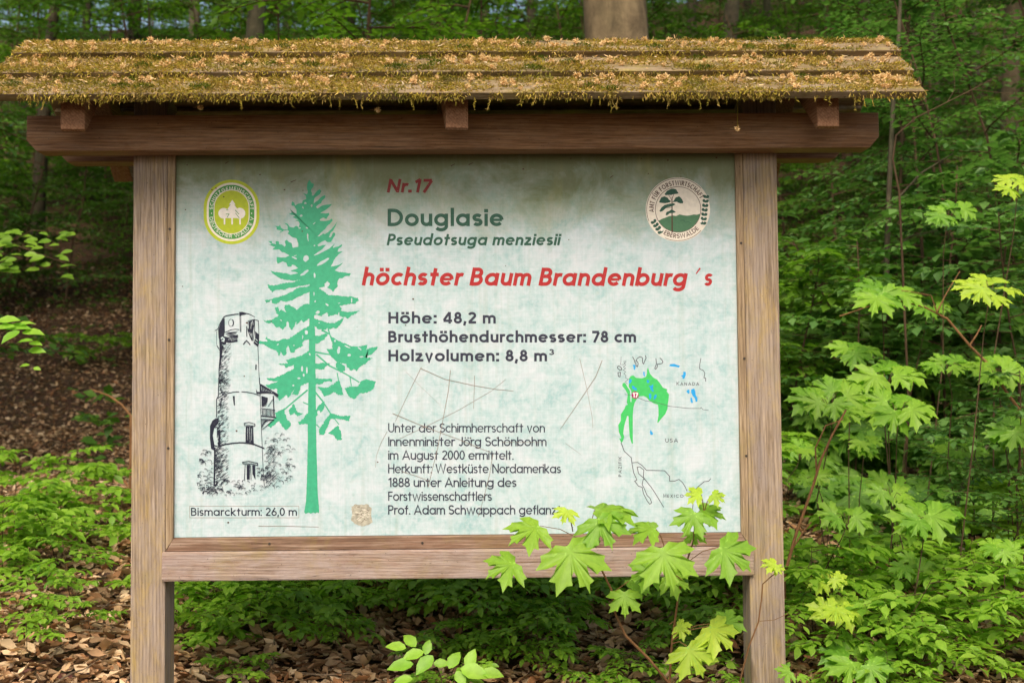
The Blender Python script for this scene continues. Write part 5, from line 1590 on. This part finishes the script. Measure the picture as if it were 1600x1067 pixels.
M_vein = leaf_mat("leaf_vein", [lin(136, 178, 66), lin(150, 188, 76)], .3, .5, .3)
rgx = random.Random(31)
o_ = at(1046, 1075, -.28); o_.z = ground(o_.x, o_.y)
mp = empty("maple_sapling", o_, "bright maple sapling whose large leaves overlap the lower right of the printed panel", "maple sapling", "maple saplings")
st = MB()
st.tube([Vector((0, 0, -.05))] + pt_list([(1046, 1068, -.28), (1015, 1030, -.29), (978, 993, -.30), (962, 960, -.30), (955, 920, -.31), (940, 890, -.32), (918, 858, -.33)], o_), .0042, .0022, 6)
st.tube(pt_list([(1046, 1068, -.28), (1050, 1000, -.27), (1060, 930, -.27), (1072, 880, -.27), (1086, 838, -.28)], o_), .0032, .0020, 6)
M1 = [  # px, py, depth, width, tip angle, tilt, bright
    (826, 829, -.36, 84, 214, 31, 0, (906, 842)), (884, 803, -.40, 40, 250, 44, 1, (895, 830)), (954, 795, -.34, 100, 8, 19, 0, (918, 850)), (942, 825, -.40, 78, 292, 52, 0, (918, 850)),
    (899, 876, -.44, 114, 296, 58, 0, (945, 890)), (789, 885, -.37, 74, 205, 40, 0, (930, 885)), (1008, 826, -.33, 68, 175, 24, 0, (1040, 860)), (1080, 812, -.36, 66, 240, 50, 0, (1084, 838)),
    (1108, 800, -.32, 60, -18, 28, 0, (1090, 830)), (1086, 772, -.33, 38, 170, 40, 1, (1100, 800)), (1120, 776, -.34, 34, -35, 45, 1, (1100, 800)), (1041, 878, -.42, 100, 282, 58, 0, (1012, 868)),
    (1142, 866, -.38, 86, 322, 52, 0, (1074, 878)), (976, 938, -.34, 58, 268, 60, 0, (958, 950)), (996, 915, -.29, 46, 30, 42, 0, (962, 955)), (1066, 981, -.30, 38, 330, 45, 1, (1046, 975)),
    (1122, 990, -.30, 72, 315, 55, 1, (1050, 1000)), (1083, 1026, -.33, 74, 295, 60, 1, (1050, 1005)), (1142, 968, -.25, 56, 20, 45, 0, (1052, 990)), (1008, 895, -.36, 60, 200, 60, 0, (958, 925)), (1055, 905, -.31, 60, 330, 55, 0, (1065, 905)), (1085, 838, -.3, 40, 270, 40, 0, (1084, 845)),
]
for px, py, y, w, phi, tau, br, src in M1:
    base = single_leaf(mp, o_, px, py, y, w, phi, tau, M_mapleb if br else M_maple, "leaf", rgx)
    s0_ = at(src[0], src[1], -.31) - o_
    st.tube([s0_, s0_.lerp(base, .5) + Vector((0, 0, .008)), base], .0013, .0010, 4, cap=False)
st.build("stem", M_twig_r, mp)

# thin maple shoot climbing the right post
o2 = at(1157, 1075, -.12); o2.z = ground(o2.x, o2.y)
mp2 = empty("maple_sapling", o2, "thin bare maple shoot with one small yellow green leaf across the right post", "maple sapling", "maple saplings")
st = MB()
st.tube([Vector((0, 0, -.05))] + pt_list([(1157, 1060, -.12), (1170, 1010, -.12), (1185, 972, -.12), (1190, 935, -.12), (1192, 912, -.12), (1205, 900, -.13), (1218, 891, -.14)], o2), .0026, .0012, 5)
st.tube(pt_list([(1187, 970, -.12), (1210, 968, -.11), (1232, 958, -.10)], o2), .0010, .0007, 4)
st.build("stem", M_twig_r, mp2)
for px, py, w, phi, tau in ((1204, 881, 36, 185, 35), (1216, 889, 22, 300, 50)):
    single_leaf(mp2, o2, px, py, -.15, w, phi, tau, M_mapleb, "leaf", rgx)

# maples to the right, behind the board
M_mapled = None
def maple_plant(px, py, y, W, n, bright, label, base_px=None, tau=(26, 58)):
    rg_ = random.Random(int(px * 7 + py))
    b_ = at(base_px if base_px else px + rg_.uniform(-60, 60), 1000, y)
    o = Vector((b_.x, b_.y, ground(b_.x, b_.y)))
    root = empty("maple_sapling", o, label, "maple sapling", "maple saplings")
    top = at(px, py + 12, y) - o
    s_ = MB(); L_ = Leaves(T_MAPLE)
    if top.z > .08:
        mid_ = Vector((top.x * .35 + rg_.gauss(0, .05), top.y * .5 + rg_.gauss(0, .04), top.z * .55))
        s_.tube([Vector((0, 0, -.04)), mid_, Vector((top.x * .85, top.y, top.z * .88)), top], .0022 + .0008 * top.z, .0014, 5)
    d = y - CAM[1]
    for i in range(n):
        a = 2 * math.pi * i / n + rg_.gauss(0, .35)
        rr = W * .36 * rg_.uniform(.45, 1.1)
        qx, qy = px + rr * math.cos(a), py + rr * .42 * math.sin(a) + rg_.uniform(-5, 5)
        yy = y + .10 * math.sin(a) * d / 3.5 * -1 + rg_.uniform(-.03, .03)
        c = at(qx, qy, yy) - o
        w = W * rg_.uniform(.36, .62)
        s = w / F_PX * d / 1.40
        tip, nn = leaf_frame(-math.degrees(a) if math.sin(a) > -.5 else -math.degrees(a) + rg_.uniform(-50, 50), rg_.uniform(*tau))
        nn = (nn + Vector((rg_.gauss(0, .16), rg_.gauss(0, .12), rg_.gauss(0, .12)))).normalized()
        base = c - tip * (s * .36)
        L_.add(base, tip, nn, s, 1.0)
        s_.tube([top - Vector((0, 0, .02)), top.lerp(base, .6) + Vector((0, 0, .012)), base], .0012, .0009, 3, cap=False)
    s_.build("stem", M_twig, root)
    L_.build("foliage", (M_maple, M_mapleb, M_mapled)[bright], root, vein=M_vein)


MS = "maple sapling with broad pointed leaves among the shrubs right of the board"
for px, py, y, W, n, br, lab in (
        (1312, 952, .25, 92, 6, 1, "yellow green maple sapling, the brightest leaves just right of the right post"), (1300, 906, .40, 70, 4, 1, None), (1345, 1030, .15, 128, 10, 0, "maple sapling at the bottom edge right of the right post"), (1240, 1052, -.05, 66, 3, 0, "pair of maple leaves on the ground against the foot of the right post"),
        (1324, 806, .55, 92, 6, 0, "maple sapling with a flat whorl of leaves beside the lower right post"), (1450, 806, .55, 120, 7, 0, "maple sapling with a broad whorl of leaves right of the lower panel corner"), (1392, 764, .9, 90, 6, 0, None), (1276, 742, .9, 70, 5, 0, None), (1420, 884, .7, 80, 6, 0, None),
        (1377, 462, 1.3, 110, 8, 0, "tall maple sapling reaching up behind the right post at half height"), (1546, 452, .9, 110, 6, 1, "maple branch with bright leaves near the right edge at half height"), (1330, 545, 1.5, 90, 7, 0, None), (1385, 584, 1.1, 110, 8, 0, None), (1298, 622, .9, 130, 9, 0, "dense layered maple sapling close to the right post"),
        (1405, 636, .9, 110, 8, 0, None), (1482, 570, 1.3, 80, 6, 0, None), (1558, 577, 1.2, 100, 7, 0, None), (1564, 860, .6, 90, 5, 0, "maple sapling with pale leaves low at the right edge"), (1580, 672, 1.0, 90, 6, 0, None), (1500, 700, 1.6, 80, 7, 0, None), (1255, 850, 1.2, 70, 6, 0, None), (1480, 330, 2.0, 80, 7, 0, None), (1590, 285, 1.6, 80, 6, 1, None), (1560, 760, 1.4, 90, 7, 0, None), (1250, 700, 1.9, 60, 6, 0, None), (1350, 690, 1.6, 80, 7, 0, None), (1450, 475, 2.2, 70, 7, 0, None), (1520, 1040, .5, 90, 6, 0, None), (1400, 975, .6, 80, 6, 0, None), (1500, 940, .9, 80, 6, 0, None)):
    maple_plant(px, py, y, W, n, br, lab or MS)

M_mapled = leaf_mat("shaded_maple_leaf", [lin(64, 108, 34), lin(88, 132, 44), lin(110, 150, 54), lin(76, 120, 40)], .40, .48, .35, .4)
r6 = random.Random(12)
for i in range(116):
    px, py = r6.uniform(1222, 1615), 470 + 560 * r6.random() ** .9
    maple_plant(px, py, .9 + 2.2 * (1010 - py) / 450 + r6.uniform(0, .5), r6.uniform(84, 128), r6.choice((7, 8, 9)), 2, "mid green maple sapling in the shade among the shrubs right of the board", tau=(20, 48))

# the near beech seedling below the panel
def beech_twig(name, label, o, lines, leaves_, mat, leafw, cat, group=None, tau=(25, 55)):
    root = empty(name, o, label, cat, group)
    s_ = MB(); L_ = Leaves(T_BEECH)
    for ln, r0_, r1_ in lines: s_.tube([p if isinstance(p, Vector) else at(*p) - o for p in ln], r0_, r1_, 5)
    r_ = random.Random(len(leaves_) * 13)
    for px, py, y, w, phi, t in leaves_:
        d = y - CAM[1]
        s = w / F_PX * d
        tip, nn = leaf_frame(phi, t)
        nn = (nn + Vector((r_.gauss(0, .15), r_.gauss(0, .12), r_.gauss(0, .12)))).normalized()
        L_.add(at(px, py, y) - o - tip * s * .5, tip, nn, s, 1.05)
    s_.build("stem", M_twig, root); L_.build("foliage", mat, root)
    return root


M_beech_b = leaf_mat("young_beech_leaf", [lin(128, 176, 52), lin(150, 192, 66), lin(112, 164, 48)], .42, .45, .35, .2)
o3 = at(690, 1110, .05); o3.z = ground(o3.x, o3.y)
beech_twig("beech_sapling", "bright yellow green beech seedling at the bottom edge below the credit text", o3,
           [([Vector((0, 0, -.03)), (690, 1060, .05), (680, 1035, .05), (666, 1022, .05)], .0022, .0012), ([(690, 1060, .05), (725, 1045, .04), (760, 1042, .03)], .0015, .001)],
           [(618, 1010, .03, 34, 170, 40), (640, 1000, .05, 32, 130, 40), (668, 1010, .05, 26, 75, 60), (645, 1023, .02, 36, 200, 38), (663, 1038, .0, 40, 230, 50), (625, 1040, .0, 42, 190, 40), (690, 1036, .04, 26, 0, 50), (710, 1030, .05, 34, 60, 50), (736, 1028, .04, 34, 70, 65), (742, 1050, .0, 48, -20, 40), (770, 1052, .0, 36, -10, 45), (630, 1062, -.02, 30, 190, 45), (720, 1060, .0, 30, -60, 50)], M_beech_b, .05, "sapling", "beech saplings on the forest floor")
o4 = at(-30, 560, .5)
beech_twig("beech_branch", "bright beech twig reaching in at the left edge, before the leaf litter", Vector((o4.x, o4.y, ground(o4.x, o4.y))),
           [([Vector((-.05, 0, -.03)), Vector((-.04, 0, .5)), (-20, 520, .5), (10, 515, .5), (30, 528, .5), (44, 545, .5)], .0032, .0012), ([(30, 528, .5), (46, 555, .5), (48, 572, .5)], .0012, .0009)],
           [(14, 500, .5, 34, 10, 35), (5, 512, .48, 36, 190, 35), (28, 512, .5, 40, 5, 35), (52, 520, .5, 36, -5, 30), (16, 526, .46, 34, 230, 45), (38, 533, .47, 26, 190, 30), (56, 537, .5, 22, -10, 40), (58, 548, .5, 28, -5, 40), (38, 571, .5, 16, 185, 45), (58, 576, .5, 14, -20, 40), (40, 506, .52, 30, 20, 30)], M_beech_b, .05, "branch")
o5 = at(-40, 420, 3.2)
lv5 = []
r5 = random.Random(9)
for i in range(46):
    t = r5.random()
    lv5.append((-10 + 120 * t + r5.uniform(-10, 10), 355 + 70 * r5.random() + 10 * t, 3.2 + r5.uniform(-.2, .2), r5.uniform(17, 25), r5.choice((r5.uniform(-30, 30), r5.uniform(150, 210))), r5.uniform(22, 45)))
beech_twig("beech_branch", "layered beech branch at the left edge, level with the round oval emblem", Vector((o5.x, o5.y, ground(o5.x, o5.y))),
           [([Vector((-.1, 0, -.05)), Vector((-.1, 0, 1.2)), (-20, 375, 3.2), (30, 385, 3.2), (70, 400, 3.2), (105, 412, 3.2)], .008, .002), ([(10, 380, 3.2), (50, 360, 3.2), (95, 362, 3.2)], .003, .001)], lv5, M_beech, .06, "branch")

# bare and arching stems on the right
def bare_stem(name, label, pts, r0_, r1_, mat, twigs=()):
    p0 = at(*pts[0])
    o = Vector((p0.x, p0.y, ground(p0.x, p0.y)))
    root = empty(name, o, label, "twig")
    s_ = MB(); s_.tube([Vector((0, 0, -.05))] + [at(*p) - o for p in pts], r0_, r1_, 6); s_.build("stem", mat, root)
    for tw in twigs:
        t_ = MB(); t_.tube([at(*p) - o for p in tw[0]], tw[1], tw[1] * .6, 4); t_.build("twig", mat, root)
bare_stem("arching_stem", "reddish arching bare stem right of the board with a short broken stub", [(1600, 650, 1.3), (1572, 612, 1.3), (1545, 570, 1.3), (1515, 540, 1.3), (1480, 498, 1.3), (1445, 480, 1.3), (1405, 470, 1.3), (1360, 478, 1.3), (1312, 494, 1.3)], .0075, .002, M_twig_r,
          [([(1515, 540, 1.3), (1525, 525, 1.3), (1534, 508, 1.3)], .004), ([(1464, 488, 1.3), (1455, 462, 1.3), (1420, 455, 1.3), (1384, 452, 1.3)], .003), ([(1464, 488, 1.3), (1478, 460, 1.3), (1500, 424, 1.3)], .003)])
bare_stem("arching_stem", "thin pale looping stem near the right end of the roof", [(1405, 900, 1.6), (1420, 640, 1.6), (1405, 300, 1.6), (1395, 250, 1.6), (1400, 212, 1.6), (1430, 185, 1.6), (1480, 160, 1.6), (1520, 140, 1.6), (1548, 125, 1.6)], .006, .002, M_twig, [([(1480, 160, 1.6), (1492, 140, 1.6), (1490, 110, 1.6)], .002), ([(1520, 140, 1.6), (1600, 150, 1.6)], .002)])
bare_stem("bare_sapling", "slim straight grey stem standing behind the right end of the roof", [(1385, 650, 3.4), (1385, 420, 3.4), (1389, 300, 3.4), (1396, 150, 3.4), (1404, 60, 3.4), (1408, -30, 3.4)], .020, .009, M_bark, [([(1386, 400, 3.4), (1420, 370, 3.4), (1465, 360, 3.4)], .006), ([(1392, 322, 3.4), (1440, 270, 3.4), (1490, 240, 3.4)], .006)])
bare_stem("bare_sapling", "forked reddish stem rising close to the lower right post", [(1225, 900, .5), (1245, 830, .5), (1270, 760, .5), (1282, 720, .5), (1300, 680, .5), (1322, 640, .5)], .006, .003, M_twig_r, [([(1236, 860, .5), (1256, 830, .5), (1268, 815, .5)], .003), ([(1276, 740, .5), (1274, 700, .5), (1290, 665, .5), (1318, 655, .5)], .003)])
bare_stem("fallen_stick", "leaning brown stick deep in the shrubs by the right edge", [(1485, 850, 1.8), (1490, 810, 1.8), (1500, 770, 1.8), (1520, 720, 1.8), (1560, 680, 1.8), (1590, 640, 1.8)], .011, .006, M_bark)
bare_stem("fallen_stick", "pale curved stick on the leaf litter left of the left post", [(205, 650, 3.2), (190, 632, 3.2), (170, 618, 3.2), (145, 609, 3.2)], .010, .005, M_twig_r)
